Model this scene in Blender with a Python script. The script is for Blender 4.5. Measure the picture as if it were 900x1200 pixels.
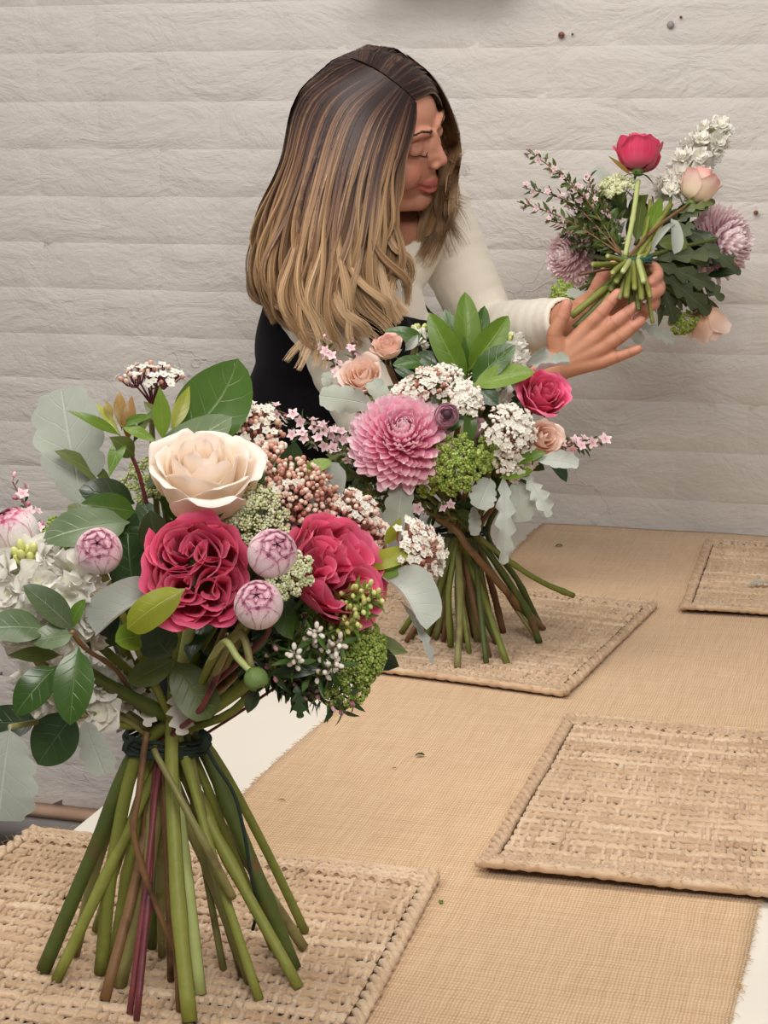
import bpy, math
import numpy as np
from math import pi, sin, cos, radians, sqrt, atan, atan2
from mathutils import Vector, Matrix

# ------------------------------------------------------------------ camera
F = 2150.0                       # focal length in pixels of a 900x1200 frame
TZ = 0.72                        # table top height
CAMZ = TZ + 0.67
PITCH = atan(435 / F)
YAW = radians(16.0)
scene = bpy.context.scene
for o in list(bpy.data.objects):
    bpy.data.objects.remove(o)
col = scene.collection
cam = bpy.data.cameras.new('camera')
cam.sensor_fit = 'VERTICAL'
cam.sensor_height = 24.0
cam.lens = F / 1200 * 24.0
cam.clip_start = 0.02
camo = bpy.data.objects.new('camera', cam)
col.objects.link(camo)
camo.location = (0, 0, CAMZ)
camo.rotation_euler = (pi / 2 - PITCH, 0, YAW)
scene.camera = camo

# ------------------------------------------------------------------ light
scene.view_settings.view_transform = 'Standard'
scene.view_settings.look = 'None'
scene.view_settings.gamma = 1.0
scene.view_settings.use_curve_mapping = False
scene.view_settings.exposure = 0.08
world = bpy.data.worlds.new('world')
scene.world = world
world.use_nodes = True
world.node_tree.nodes['Background'].inputs[0].default_value = (1.0, 0.955, 0.91, 1)
world.node_tree.nodes['Background'].inputs[1].default_value = 0.22


def area(name, loc, target, sx, sy, power, color):
    l = bpy.data.lights.new(name, 'AREA')
    l.shape = 'RECTANGLE'
    l.size, l.size_y = sx, sy
    l.energy = power
    l.color = color
    o = bpy.data.objects.new(name, l)
    col.objects.link(o)
    o.location = loc
    d = Vector(target) - Vector(loc)
    o.rotation_euler = d.to_track_quat('-Z', 'Y').to_euler()
    return o


area('ceiling_light_over_table', (-0.55, 1.75, 2.75), (-0.55, 1.95, 0.7), 1.3, 0.6, 23, (1.0, 0.95, 0.89))
area('ceiling_light_behind_viewer', (0.5, -0.5, 2.7), (-0.5, 2.0, 0.9), 1.2, 0.8, 48, (1.0, 0.955, 0.90))
area('ceiling_light_aisle', (-2.0, 0.9, 2.75), (-0.7, 2.3, 0.9), 1.4, 0.8, 24, (1.0, 0.955, 0.90))

# ------------------------------------------------------------------ projection helpers (real distances in metres)
_cp, _sp, _cy, _sy = cos(PITCH), sin(PITCH), cos(YAW), sin(YAW)
FWD = np.array([-_sy * _cp, _cy * _cp, -_sp])
RGT = np.array([_cy, _sy, 0.0])
UPV = np.cross(RGT, FWD)
CP = np.array([0, 0, CAMZ])
TOW = np.array([_sy, -_cy, 0.0])      # horizontal, towards the viewer


def P(x, y, d):
    return CP + d * (FWD + RGT * (x - 450) / F - UPV * (y - 600) / F)


def G(x, y, z=TZ):
    r = FWD + RGT * (x - 450) / F - UPV * (y - 600) / F
    return CP + r * ((z - CAMZ) / r[2])


def D(r, u, t):
    v = RGT * r + np.array([0, 0, 1.0]) * u + TOW * t
    return v / np.linalg.norm(v)


def nrm(v):
    v = np.asarray(v, float)
    return v / (np.linalg.norm(v) + 1e-12)


rng = np.random.default_rng(7)


def sstep(a, b, x):
    t = np.clip((x - a) / (b - a), 0, 1)
    return t * t * (3 - 2 * t)


def crom(pts, n):
    """Catmull-Rom resample of a polyline to n points."""
    p = np.asarray(pts, float)
    q = np.vstack([2 * p[0] - p[1], p, 2 * p[-1] - p[-2]])
    m = len(p) - 1
    t = np.linspace(0, m, n)
    i = np.minimum(t.astype(int), m - 1)
    f = (t - i)[:, None]
    a, b, c, d = q[i], q[i + 1], q[i + 2], q[i + 3]
    return 0.5 * ((2 * b) + (c - a) * f + (2 * a - 5 * b + 4 * c - d) * f ** 2 + (3 * b - a - 3 * c + d) * f ** 3)


# ------------------------------------------------------------------ mesh building
class MB:
    def __init__(s):
        s.V, s.A, s.Q, s.T, s.n = [], [], [], [], 0

    def add(s, tpl, M=None, rnd=None):
        V, A, Q, T = tpl
        if M is not None:
            V = V @ M[:3, :3].T + M[:3, 3]
        if rnd is not None:
            A = A.copy()
            A[:, 2] = rnd
        s.V.append(V)
        s.A.append(A)
        if Q is not None and len(Q):
            s.Q.append(Q + s.n)
        if T is not None and len(T):
            s.T.append(T + s.n)
        s.n += len(V)
        return s

    def tpl(s):
        return (np.vstack(s.V), np.vstack(s.A), np.vstack(s.Q) if s.Q else None, np.vstack(s.T) if s.T else None)

    def mesh(s, name, smooth=True):
        V, A, Q, T = s.tpl()
        me = bpy.data.meshes.new(name)
        nq = 0 if Q is None else len(Q)
        nt = 0 if T is None else len(T)
        me.vertices.add(len(V))
        me.vertices.foreach_set('co', V.astype(np.float32).ravel())
        loops = np.concatenate(([Q.ravel()] if nq else []) + ([T.ravel()] if nt else [])).astype(np.int32)
        me.loops.add(len(loops))
        me.loops.foreach_set('vertex_index', loops)
        me.polygons.add(nq + nt)
        starts = np.concatenate([np.arange(nq) * 4, nq * 4 + np.arange(nt) * 3]).astype(np.int32)
        me.polygons.foreach_set('loop_start', starts)
        me.polygons.foreach_set('use_smooth', np.full(nq + nt, smooth))
        me.update(calc_edges=True)
        at = me.attributes.new('A', 'FLOAT_COLOR', 'POINT')
        at.data.foreach_set('color', np.clip(A, -8, 8).astype(np.float32).ravel())
        return me


def grid(nu, nv, fn, wrap=False):
    """fn(u, v) arrays -> xyz; u in -1..1, v in 0..1."""
    u = np.linspace(-1, 1, nu)
    v = np.linspace(0, 1, nv)
    U, W = np.meshgrid(u, v)
    X = fn(U, W)
    V = np.stack([np.broadcast_to(c, U.shape) for c in X], -1).reshape(-1, 3).astype(float)
    A = np.stack([U.ravel(), W.ravel(), np.full(U.size, .5), np.zeros(U.size)], -1)
    i = np.arange(nv - 1)[:, None] * nu + np.arange(nu - 1)[None]
    i = i.ravel()
    Q = np.stack([i, i + 1, i + nu + 1, i + nu], -1)
    return V, A, Q, None


def frames(p):
    t = np.gradient(p, axis=0)
    t /= np.linalg.norm(t, axis=1)[:, None] + 1e-12
    a = np.array([0, 0, 1.0]) if abs(t[0][2]) < .9 else np.array([1.0, 0, 0])
    n = nrm(np.cross(t[0], a))
    N = [n]
    for k in range(1, len(p)):
        n = n - t[k] * (n @ t[k])
        n = nrm(n)
        N.append(n)
    N = np.array(N)
    return t, N, np.cross(t, N)


def tube(p, r, sides=6, cap=True, rnd=.5, flat=1.0, w=0.0):
    p = np.asarray(p, float)
    r = np.broadcast_to(np.asarray(r, float), (len(p),))
    t, N, B = frames(p)
    a = np.arange(sides) * 2 * pi / sides
    V = p[:, None] + r[:, None, None] * (np.cos(a)[None, :, None] * N[:, None] + flat * np.sin(a)[None, :, None] * B[:, None])
    n = len(p)
    V = V.reshape(-1, 3)
    A = np.zeros((len(V), 4))
    A[:, 0] = np.tile(a / pi - 1, n)
    A[:, 1] = np.repeat(np.linspace(0, 1, n), sides)
    A[:, 2] = rnd
    A[:, 3] = w
    i, j = np.meshgrid(np.arange(n - 1), np.arange(sides), indexing='ij')
    i, j = i.ravel(), j.ravel()
    k = (j + 1) % sides
    Q = np.stack([i * sides + j, i * sides + k, (i + 1) * sides + k, (i + 1) * sides + j], -1)
    T = None
    if cap:
        V = np.vstack([V, p[:1], p[-1:]])
        ca = np.zeros((2, 4))
        ca[:, 2] = rnd
        ca[:, 3] = 1
        ca[1, 1] = 1
        A = np.vstack([A, ca])
        c0, c1 = n * sides, n * sides + 1
        jj = np.arange(sides)
        kk = (jj + 1) % sides
        T = np.vstack([np.stack([np.full(sides, c0), kk, jj], -1),
                       np.stack([np.full(sides, c1), (n - 1) * sides + jj, (n - 1) * sides + kk], -1)])
    return V, A, Q, T


_ico = {}


def ico(sub=1):
    if sub in _ico:
        return _ico[sub]
    t = (1 + sqrt(5)) / 2
    V = [(-1, t, 0), (1, t, 0), (-1, -t, 0), (1, -t, 0), (0, -1, t), (0, 1, t), (0, -1, -t), (0, 1, -t), (t, 0, -1), (t, 0, 1), (-t, 0, -1), (-t, 0, 1)]
    V = [nrm(v) for v in V]
    T = [(0, 11, 5), (0, 5, 1), (0, 1, 7), (0, 7, 10), (0, 10, 11), (1, 5, 9), (5, 11, 4), (11, 10, 2), (10, 7, 6), (7, 1, 8), (3, 9, 4), (3, 4, 2), (3, 2, 6), (3, 6, 8), (3, 8, 9), (4, 9, 5), (2, 4, 11), (6, 2, 10), (8, 6, 7), (9, 8, 1)]
    for _ in range(sub):
        mid, T2 = {}, []

        def m(a, b):
            k = (min(a, b), max(a, b))
            if k not in mid:
                V.append(nrm(V[a] + V[b]))
                mid[k] = len(V) - 1
            return mid[k]
        for a, b, c in T:
            ab, bc, ca = m(a, b), m(b, c), m(c, a)
            T2 += [(a, ab, ca), (b, bc, ab), (c, ca, bc), (ab, bc, ca)]
        T = T2
    V = np.array(V)
    A = np.zeros((len(V), 4))
    A[:, 1] = V[:, 2] * .5 + .5
    A[:, 2] = .5
    _ico[sub] = (V, A, None, np.array(T))
    return _ico[sub]


def fr(pos, d, roll=0.0, s=1.0):
    """4x4 with local +z along d."""
    z = nrm(d)
    a = np.array([0, 0, 1.0]) if abs(z[2]) < .95 else np.array([0, 1.0, 0])
    x = nrm(np.cross(a, z))
    y = np.cross(z, x)
    c, q = cos(roll), sin(roll)
    x, y = x * c + y * q, y * c - x * q
    M = np.eye(4)
    sc = np.broadcast_to(np.asarray(s, float), (3,))
    M[:3, 0], M[:3, 1], M[:3, 2], M[:3, 3] = x * sc[0], y * sc[1], z * sc[2], pos
    return M


def rotz(a, s=1.0, t=(0, 0, 0)):
    M = np.eye(4)
    M[0, 0] = M[1, 1] = cos(a)
    M[0, 1], M[1, 0] = -sin(a), sin(a)
    M[:3, :3] *= s
    M[:3, 3] = t
    return M


def link(name, me, mat, parent=None, M=None):
    if isinstance(me, MB):
        me = me.mesh(name)
    o = bpy.data.objects.new(name, me)
    if me is not None and mat is not None and not me.materials:
        me.materials.append(mat)
    col.objects.link(o)
    if parent is not None:
        o.parent = parent
    if M is not None:
        o.matrix_basis = Matrix(np.asarray(M).tolist())
    return o


def tag(o, label=None, cat=None, group=None, kind=None):
    for k, v in (('label', label), ('category', cat), ('group', group), ('kind', kind)):
        if v:
            o[k] = v
    return o


def empty(name, loc):
    o = bpy.data.objects.new(name, None)
    o.empty_display_size = .03
    col.objects.link(o)
    o.location = [float(c) for c in loc]
    return o


def box(x0, x1, y0, y1, z0, z1):
    V = np.array([(x, y, z) for z in (z0, z1) for y in (y0, y1) for x in (x0, x1)], float)
    Q = np.array([(0, 2, 3, 1), (4, 5, 7, 6), (0, 1, 5, 4), (2, 6, 7, 3), (0, 4, 6, 2), (1, 3, 7, 5)])
    A = np.full((8, 4), .5)
    return V, A, Q, None


def bevel(o, w, seg=2):
    m = o.modifiers.new('bevel', 'BEVEL')
    m.width = w
    m.segments = seg
    m.limit_method = 'ANGLE'
    return o


# ------------------------------------------------------------------ materials
def srgb(c):
    if isinstance(c, str):
        c = [int(c[i:i + 2], 16) for i in (0, 2, 4)]
    c = np.array(c[:3], float) / 255
    l = np.where(c <= .04045, c / 12.92, ((c + .055) / 1.055) ** 2.4)
    return (float(l[0]), float(l[1]), float(l[2]), 1.0)


class NT:
    def __init__(s, name):
        s.m = bpy.data.materials.new(name)
        s.m.use_nodes = True
        s.t = s.m.node_tree
        s.b = s.t.nodes['Principled BSDF']
        s.out = s.t.nodes['Material Output']

    def n(s, ty, **kw):
        nd = s.t.nodes.new(ty)
        for k, v in kw.items():
            setattr(nd, k, v)
        return nd

    def put(s, sock, v):
        if isinstance(v, bpy.types.NodeSocket):
            s.t.links.new(v, sock)
        else:
            sock.default_value = v

    def math(s, op, a, b=0.0, c=None, clamp=False):
        nd = s.n('ShaderNodeMath', operation=op)
        nd.use_clamp = clamp
        s.put(nd.inputs[0], a)
        s.put(nd.inputs[1], b)
        if c is not None:
            s.put(nd.inputs[2], c)
        return nd.outputs[0]

    def mix(s, f, a, b, mode='MIX'):
        nd = s.n('ShaderNodeMix', data_type='RGBA', blend_type=mode)
        s.put(nd.inputs[0], f)
        s.put(nd.inputs[6], a)
        s.put(nd.inputs[7], b)
        return nd.outputs[2]

    def ramp(s, f, stops, interp='LINEAR'):
        nd = s.n('ShaderNodeValToRGB')
        cr = nd.color_ramp
        cr.interpolation = interp
        while len(cr.elements) < len(stops):
            cr.elements.new(.5)
        for e, (p, c) in zip(cr.elements, stops):
            e.position = p
            e.color = c
        s.put(nd.inputs[0], f)
        return nd.outputs[0]

    def attr(s):
        a = s.n('ShaderNodeAttribute', attribute_name='A')
        sp = s.n('ShaderNodeSeparateColor')
        s.t.links.new(a.outputs['Color'], sp.inputs[0])
        return sp.outputs[0], sp.outputs[1], sp.outputs[2], a.outputs['Alpha']

    def obj(s):
        return s.n('ShaderNodeTexCoord').outputs['Object']

    def noise(s, scale, detail=3.0, vec=None, rough=.5, dist=0.0):
        nd = s.n('ShaderNodeTexNoise')
        nd.inputs['Scale'].default_value = scale
        nd.inputs['Detail'].default_value = detail
        nd.inputs['Roughness'].default_value = rough
        nd.inputs['Distortion'].default_value = dist
        s.put(nd.inputs['Vector'], vec if vec is not None else s.obj())
        return nd.outputs[0]

    def rnd(s):
        return s.n('ShaderNodeObjectInfo').outputs['Random']

    def bump(s, h, strength=.3, dist=.002, chain=None):
        nd = s.n('ShaderNodeBump')
        nd.inputs['Strength'].default_value = strength
        nd.inputs['Distance'].default_value = dist
        s.put(nd.inputs['Height'], h)
        if chain is not None:
            s.put(nd.inputs['Normal'], chain)
        return nd.outputs[0]

    def fin(s, color=None, rough=.5, normal=None, trans=0.0, spec=.5, sheen=0.0, sss=0.0, coat=0.0):
        b = s.b
        if color is not None:
            s.put(b.inputs['Base Color'], color)
        s.put(b.inputs['Roughness'], rough)
        b.inputs['Specular IOR Level'].default_value = spec
        b.inputs['Sheen Weight'].default_value = sheen
        b.inputs['Coat Weight'].default_value = coat
        if normal is not None:
            s.put(b.inputs['Normal'], normal)
        if sss:
            b.inputs['Subsurface Weight'].default_value = sss
            b.inputs['Subsurface Radius'].default_value = (.008, .003, .0015)
            b.inputs['Subsurface Scale'].default_value = 1.0
        if trans:
            tr = s.n('ShaderNodeBsdfTranslucent')
            if color is not None:
                s.put(tr.inputs[0], color)
            mx = s.n('ShaderNodeMixShader')
            mx.inputs[0].default_value = trans
            s.t.links.new(b.outputs[0], mx.inputs[1])
            s.t.links.new(tr.outputs[0], mx.inputs[2])
            s.t.links.new(mx.outputs[0], s.out.inputs[0])
        return s.m


def m_plain(name, c, rough=.5, var=.0, scale=40, trans=0, spec=.5, bump=0.0, c2=None, sheen=0):
    t = NT(name)
    color = srgb(c)
    nrm_ = None
    if c2 is not None or bump:
        nz = t.noise(scale, 4)
        if c2 is not None:
            color = t.mix(t.math('MULTIPLY', t.math('SUBTRACT', nz, .3), 2.2, clamp=True), srgb(c), srgb(c2))
        if bump:
            nrm_ = t.bump(nz, bump, .002)
    return t.fin(color, rough, nrm_, trans, spec, sheen)


def m_petal(name, stops, edge=None, rough=.55, trans=.25, streak=None, var=.12, tip=None):
    """stops: colours from petal base (0) to rim (1)."""
    t = NT(name)
    u, v, r, w = t.attr()
    c = t.ramp(v, [(p, srgb(x)) for p, x in stops])
    au = t.math('ABSOLUTE', u)
    if edge:
        f = t.math('MULTIPLY', t.math('SUBTRACT', t.math('MAXIMUM', au, v), edge[1]), 1 / max(1e-3, 1 - edge[1]), clamp=True)
        nz = t.noise(140, 3)
        f = t.math('MULTIPLY', f, t.math('MULTIPLY', t.math('SUBTRACT', nz, .3), 3.2, clamp=True))
        c = t.mix(f, c, srgb(edge[0]))
    if tip:
        mpt = t.n('ShaderNodeMapping')
        mpt.inputs['Scale'].default_value = (1, 1, .45)
        t.put(mpt.inputs[0], t.obj())
        nt_ = t.noise(3.2, 4, mpt.outputs[0], .65, .8)
        ft_ = t.math('MULTIPLY', t.math('MULTIPLY', t.math('SUBTRACT', nt_, .47), 9, clamp=True), t.math('MULTIPLY', t.math('SUBTRACT', v, .74), 5, clamp=True))
        c = t.mix(t.math('MULTIPLY', ft_, .85), c, srgb(tip))
    # fine lengthwise veins
    vn = t.n('ShaderNodeTexNoise')
    cb = t.n('ShaderNodeCombineXYZ')
    t.put(cb.inputs[0], t.math('MULTIPLY', u, 14))
    t.put(cb.inputs[1], t.math('MULTIPLY', v, 1.6))
    t.put(cb.inputs[2], t.math('MULTIPLY', t.rnd(), 50))
    t.put(vn.inputs['Vector'], cb.outputs[0])
    vn.inputs['Scale'].default_value = 1.0
    h = vn.outputs[0]
    if streak:
        c = t.mix(t.math('MULTIPLY', t.math('SUBTRACT', h, .5), streak[1], clamp=True), c, srgb(streak[0]))
    k = t.math('ADD', 1 - var / 2, t.math('MULTIPLY', t.rnd(), var))
    hs = t.n('ShaderNodeHueSaturation')
    t.put(hs.inputs['Value'], k)
    t.put(hs.inputs['Color'], c)
    return t.fin(hs.outputs[0], rough, t.bump(h, .25, .0006), trans, .3, .15)


def m_leaf(name, c1, c2, vein, rough=.4, side=6.0, trans=.15, back=None, veinw=.05, spec=.5, sheen=0.0, bump=.35):
    t = NT(name)
    u, v, r, w = t.attr()
    au = t.math('ABSOLUTE', u)
    nz = t.noise(60, 3)
    mixf = t.math('ADD', t.math('MULTIPLY', nz, .6), t.math('MULTIPLY', t.math('SUBTRACT', t.rnd(), .35), .9), clamp=True)
    c = t.mix(mixf, srgb(c1), srgb(c2))
    mid = t.math('SUBTRACT', 1.0, t.math('DIVIDE', au, veinw), clamp=True)
    ph = t.math('SUBTRACT', t.math('MULTIPLY', v, side), t.math('MULTIPLY', au, 1.35))
    fr_ = t.math('ABSOLUTE', t.math('SUBTRACT', t.math('FRACT', ph), .5))
    sv = t.math('MULTIPLY', t.math('SUBTRACT', 1.0, t.math('DIVIDE', fr_, .055), clamp=True), t.math('SUBTRACT', 1.0, t.math('MULTIPLY', au, .9)))
    vv = t.math('MAXIMUM', mid, t.math('MULTIPLY', sv, .4), clamp=True)
    c = t.mix(t.math('MULTIPLY', vv, .5), c, srgb(vein))
    if back is not None:
        g = t.n('ShaderNodeNewGeometry')
        c = t.mix(t.math('MULTIPLY', g.outputs['Backfacing'], .8), c, srgb(back))
    h = t.math('ADD', t.math('MULTIPLY', vv, -1.0), t.math('MULTIPLY', nz, .4))
    return t.fin(c, rough, t.bump(h, bump, .0012), trans, spec, sheen)


def m_stem(name, c1, c2, node=None, cut='b9b37a', rough=.5):
    t = NT(name)
    u, v, r, w = t.attr()
    nz = t.noise(90, 4, dist=.6)
    c = t.mix(t.math('MULTIPLY', t.math('ADD', t.math('MULTIPLY', nz, .7), t.math('MULTIPLY', r, .6)), 1.0, clamp=True), srgb(c1), srgb(c2))
    if node:
        n2 = t.noise(38, 2)
        c = t.mix(t.math('MULTIPLY', t.math('SUBTRACT', n2, .56), 5, clamp=True), c, srgb(node))
    c = t.mix(w, c, srgb(cut))
    return t.fin(c, rough, t.bump(nz, .35, .0015), 0, .4)
# ------------------------------------------------------------------ setting: wall, floor, table
WY = 3.174


def m_wall():
    t = NT('white_painted_masonry')
    g = t.n('ShaderNodeNewGeometry').outputs['Position']
    mp = t.n('ShaderNodeMapping')
    mp.inputs['Scale'].default_value = (1, 1, 1.9)
    t.put(mp.inputs[0], g)
    v = mp.outputs[0]
    n1 = t.noise(7, 5, v, .6, .8)
    n2 = t.noise(38, 4, v, .6, .6)
    n3 = t.noise(3.0, 3, g, .5)
    vo = t.n('ShaderNodeTexVoronoi', feature='DISTANCE_TO_EDGE')
    vo.inputs['Scale'].default_value = 6.5
    mpd = t.n('ShaderNodeVectorMath', operation='ADD')
    nn = t.n('ShaderNodeTexNoise')
    nn.inputs['Scale'].default_value = 9
    nn.inputs['Detail'].default_value = 4
    t.put(nn.inputs['Vector'], g)
    sc = t.n('ShaderNodeVectorMath', operation='SCALE')
    t.put(sc.inputs[0], nn.outputs[1])
    sc.inputs['Scale'].default_value = .22
    t.put(mpd.inputs[0], v)
    t.put(mpd.inputs[1], sc.outputs[0])
    t.put(vo.inputs['Vector'], mpd.outputs[0])
    crack = t.math('SUBTRACT', 1.0, t.math('DIVIDE', vo.outputs[0], .02), clamp=True)
    crack = t.math('MULTIPLY', crack, t.math('MULTIPLY', t.math('SUBTRACT', t.noise(4.2, 2, g), .58), 6, clamp=True))
    pit = t.math('MULTIPLY', t.math('SUBTRACT', t.noise(24, 2, g), .68), 7, clamp=True)
    c = t.mix(n3, srgb('c6c0ba'), srgb('d0cac4'))
    c = t.mix(t.math('MULTIPLY', crack, .3), c, srgb('a2958a'))
    b1 = t.bump(n1, .6, .014)
    b2 = t.bump(n2, .35, .006, b1)
    b3 = t.bump(crack, .4, .003, b2)
    b4 = t.bump(pit, .5, .003, b3)
    return t.fin(c, .6, b4, 0, .35)


M_WALL = m_wall()
wall = link('wall_back', MB().add(box(-2.6, .9, WY + .0036, WY + .12, 0, 2.6)), M_WALL)
tag(wall, 'white painted brick wall with chipped paint behind the table', None, None, 'structure')
bv = []
for k in range(9):
    ph = rng.uniform(0, 6, 6)
    tilt = rng.uniform(-1, 1, 2) * .0004

    def fb(u, v, ph=ph, tilt=tilt):
        w = 2 * v - 1
        e = np.clip(1 - np.abs(u) ** 12, 0, 1) * np.clip(1 - np.abs(w) ** 7, 0, 1)
        irr = .0006 * np.sin(3 * u + ph[0]) * np.cos(2 * w + ph[1])
        y = .0043 - (.0031 + tilt[0] * u + tilt[1] * w + irr) * e
        return (u * .1212 + .0008 * np.sin(4 * w + ph[2]), y, w * .0436 + .0006 * np.sin(5 * u + ph[3]))
    me = MB().add(grid(11, 8, fb)).mesh('brick')
    me.materials.append(M_WALL)
    bv.append(me)
nb = 0
for r in range(25):
    z = .085 + .043 + r * .086
    x0 = -2.42 + (.12 if r % 2 else 0)
    for c in range(12):
        x = x0 + c * .24
        o = link('brick', bv[rng.integers(9)], None, wall)
        o.location = (x + rng.uniform(-.0008, .0008), WY - .001 + rng.uniform(-.0003, .0004), z)
        if rng.random() < .5:
            o.rotation_euler = (0, pi, 0)
        nb += 1

t = NT('brown_timber_floor')
nz = t.noise(9, 5, None, .6, 1.5)
floor = link('floor', MB().add(box(-3.2, 2.2, -1.2, WY + .1, -.05, 0)), t.fin(t.mix(nz, srgb('5d4a40'), srgb('8a7566')), .45, t.bump(nz, .2, .002)))
tag(floor, 'dark brown timber floor', None, None, 'structure')
M_GREYB = m_plain('grey_skirting_paint', '97918f', .6, c2='8b8583', scale=12, bump=.15)
bb = link('baseboard_back', MB().add(box(-2.6, .9, WY - .03, WY + .004, 0, .068)), M_GREYB)
tag(bb, 'grey baseboard with a bare timber top along the wall', None, None, 'structure')
link('top_strip', MB().add(box(-2.6, .9, WY - .034, WY + .004, .068, .084)), m_plain('bare_timber', 'c2a48e', .7, c2='ac8a72', scale=14, bump=.3), bb)

# wall shelf just above the frame, its shadow falls on the wall
sh = empty('wall_shelf', (-.80, WY - .0, 1.675))
tag(sh, 'small wooden wall shelf above the woman', 'shelf')
M_SH = m_plain('shelf_timber', '8a6a50', .6, c2='a07c5e', scale=20, bump=.2)
bevel(link('board', MB().add(box(-.13, .14, -.115, 0, 0, .022)), M_SH, sh), .003)
for sx in (-.11, .11):
    V, A, Q, T = box(-.008, .008, -.012, 0, .022, .10)
    link('bracket', MB().add((V + [sx, 0, 0], A, Q, T)), M_SH, sh)

# screws and nail in the wall
M_RUST = m_plain('rusty_steel', '6e3f2c', .6, c2='8d5a40', scale=300)
M_DRK = m_plain('dark_steel', '4c463f', .5)


def wall_hit(x, y):
    r = FWD + RGT * (x - 450) / F - UPV * (y - 600) / F
    return CP + r * ((WY - .002) / r[1])


def screw(px, py, rad, m, name, label, stick=.004):
    p = wall_hit(px, py)
    e = empty(name, p)
    tag(e, label, 'screw' if 'screw' in name else ('nail' if 'nail' in name else 'wall plug'))
    n = np.array([0, -1, 0.])
    link('head', MB().add(tube([n * 0, n * stick * .6, n * stick, n * (stick + .0008)], [rad, rad, rad * .8, rad * .3], 12)), m, e)
    link('shank', MB().add(tube([n * -.015, n * .0005], [rad * .5, rad * .5], 8)), m, e)
    if 'screw' in name:
        V, A, Q, T = box(-rad * .7, rad * .7, -stick - .0012, -stick, -rad * .12, rad * .12)
        link('slot', MB().add((V, A, Q, T)), M_DRK, e)


screw(658, 41, .0055, M_RUST, 'rusty_screw', 'rusty brown screw head in the wall up and right of the woman')
screw(786, 29, .0060, m_plain('grey_plastic', '8e8a84', .5), 'wall_plug', 'grey plastic wall plug in the wall at upper right')
screw(798, 20, .0022, M_RUST, 'small_nail', 'tiny rusty nail just above the grey wall plug')
screw(671, 40, .0018, M_DRK, 'small_nail', 'tiny dark nail just right of the rusty screw')
screw(886, 249, .0038, M_RUST, 'small_nail', 'rusty nail in the wall beside the right chrysanthemum', .006)

# table
TX0, TX1 = -.773, .035
tb = empty('work_table', ((TX0 + TX1) / 2, 2.0, 0))
tag(tb, 'long white table set against the brick wall under burlap', 'table')
t = NT('white_table_laminate')
nz = t.noise(6, 4)
M_TAB = t.fin(t.mix(nz, srgb('dcd5c9'), srgb('e6dfd3')), .45, t.bump(nz, .05, .002))
tw = (TX1 - TX0) / 2
bevel(link('table_top', MB().add(box(-tw, tw, -1.0, WY - 2.0 - .012, TZ - .035, TZ)), M_TAB, tb), .004)
for sx in (-1, 1):
    for yy in (-.92, 1.06):
        bevel(link('leg', MB().add(box(sx * (tw - .07) - .025, sx * (tw - .07) + .025, yy, yy + .05, 0, TZ - .035)), M_TAB, tb), .003)
for sx in (-1, 1):
    link('rail', MB().add(box(sx * (tw - .07) - .012, sx * (tw - .07) + .012, -.87, 1.06, TZ - .11, TZ - .035)), M_TAB, tb)


# burlap runner
def m_burlap():
    t = NT('burlap')
    g = t.obj()
    sp = t.n('ShaderNodeSeparateXYZ')
    t.put(sp.inputs[0], g)
    nzw = t.noise(25, 2, g)
    wob = t.math('MULTIPLY', nzw, .006)
    x = t.math('MULTIPLY', t.math('ADD', sp.outputs[0], wob), 2 * pi / .0030)
    y = t.math('MULTIPLY', t.math('ADD', sp.outputs[1], wob), 2 * pi / .0048)
    sx, sy = t.math('SINE', x), t.math('SINE', y)
    w = t.math('MULTIPLY', sx, sy)
    chk = t.math('ADD', t.math('MULTIPLY', w, .5), .5)
    cx = t.math('ABSOLUTE', t.math('SINE', t.math('MULTIPLY', x, .5)))
    cyy = t.math('ABSOLUTE', t.math('SINE', t.math('MULTIPLY', y, .5)))
    gap = t.math('MULTIPLY', cx, cyy)
    n2 = t.noise(60, 4, g)
    mpn = t.n('ShaderNodeMapping')
    mpn.inputs['Scale'].default_value = (3, 60, 1)
    t.put(mpn.inputs[0], g)
    slub = t.noise(4, 3, mpn.outputs[0])
    mp2 = t.n('ShaderNodeMapping')
    mp2.inputs['Scale'].default_value = (70, 3, 1)
    t.put(mp2.inputs[0], g)
    slub2 = t.noise(4, 3, mp2.outputs[0])
    f = t.math('ADD', t.math('MULTIPLY', gap, .42), t.math('MULTIPLY', t.math('ADD', slub, slub2), .40), clamp=True)
    c = t.ramp(f, [(0.1, srgb('90704c')), (.4, srgb('ba966e')), (.62, srgb('d0ae88')), (.9, srgb('e2c6a2'))])
    c = t.mix(t.math('MULTIPLY', n2, .3), c, srgb('cfaa80'))
    h = t.math('ADD', t.math('ADD', t.math('MULTIPLY', gap, .8), t.math('MULTIPLY', chk, .5)), t.math('MULTIPLY', n2, .3))
    return t.fin(c, .9, t.bump(h, .6, .0016), 0, .15, .25)


M_BUR = m_burlap()
ry0, ry1 = 1.06, WY - .016
RZ = .0030


def frun(u, v):
    y = ry0 + (ry1 - ry0) * v
    xl = np.interp(v, [0, .33, 1], [-.640, -.640, -.608]) + .0025 * np.sin(9 * v + 1) + .0012 * np.sin(31 * v)
    xr = -.105 + .0025 * np.sin(8 * v) + .001 * np.sin(37 * v)
    x = xl + (xr - xl) * (u * .5 + .5)
    y = y + (v > .97) * (.004 * np.sin(7 * u) - .004)
    z = TZ + RZ + .0007 * np.sin(5 * u + 9 * v) * np.sin(13 * v) * (1 - u ** 8)
    return x, y, z


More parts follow.
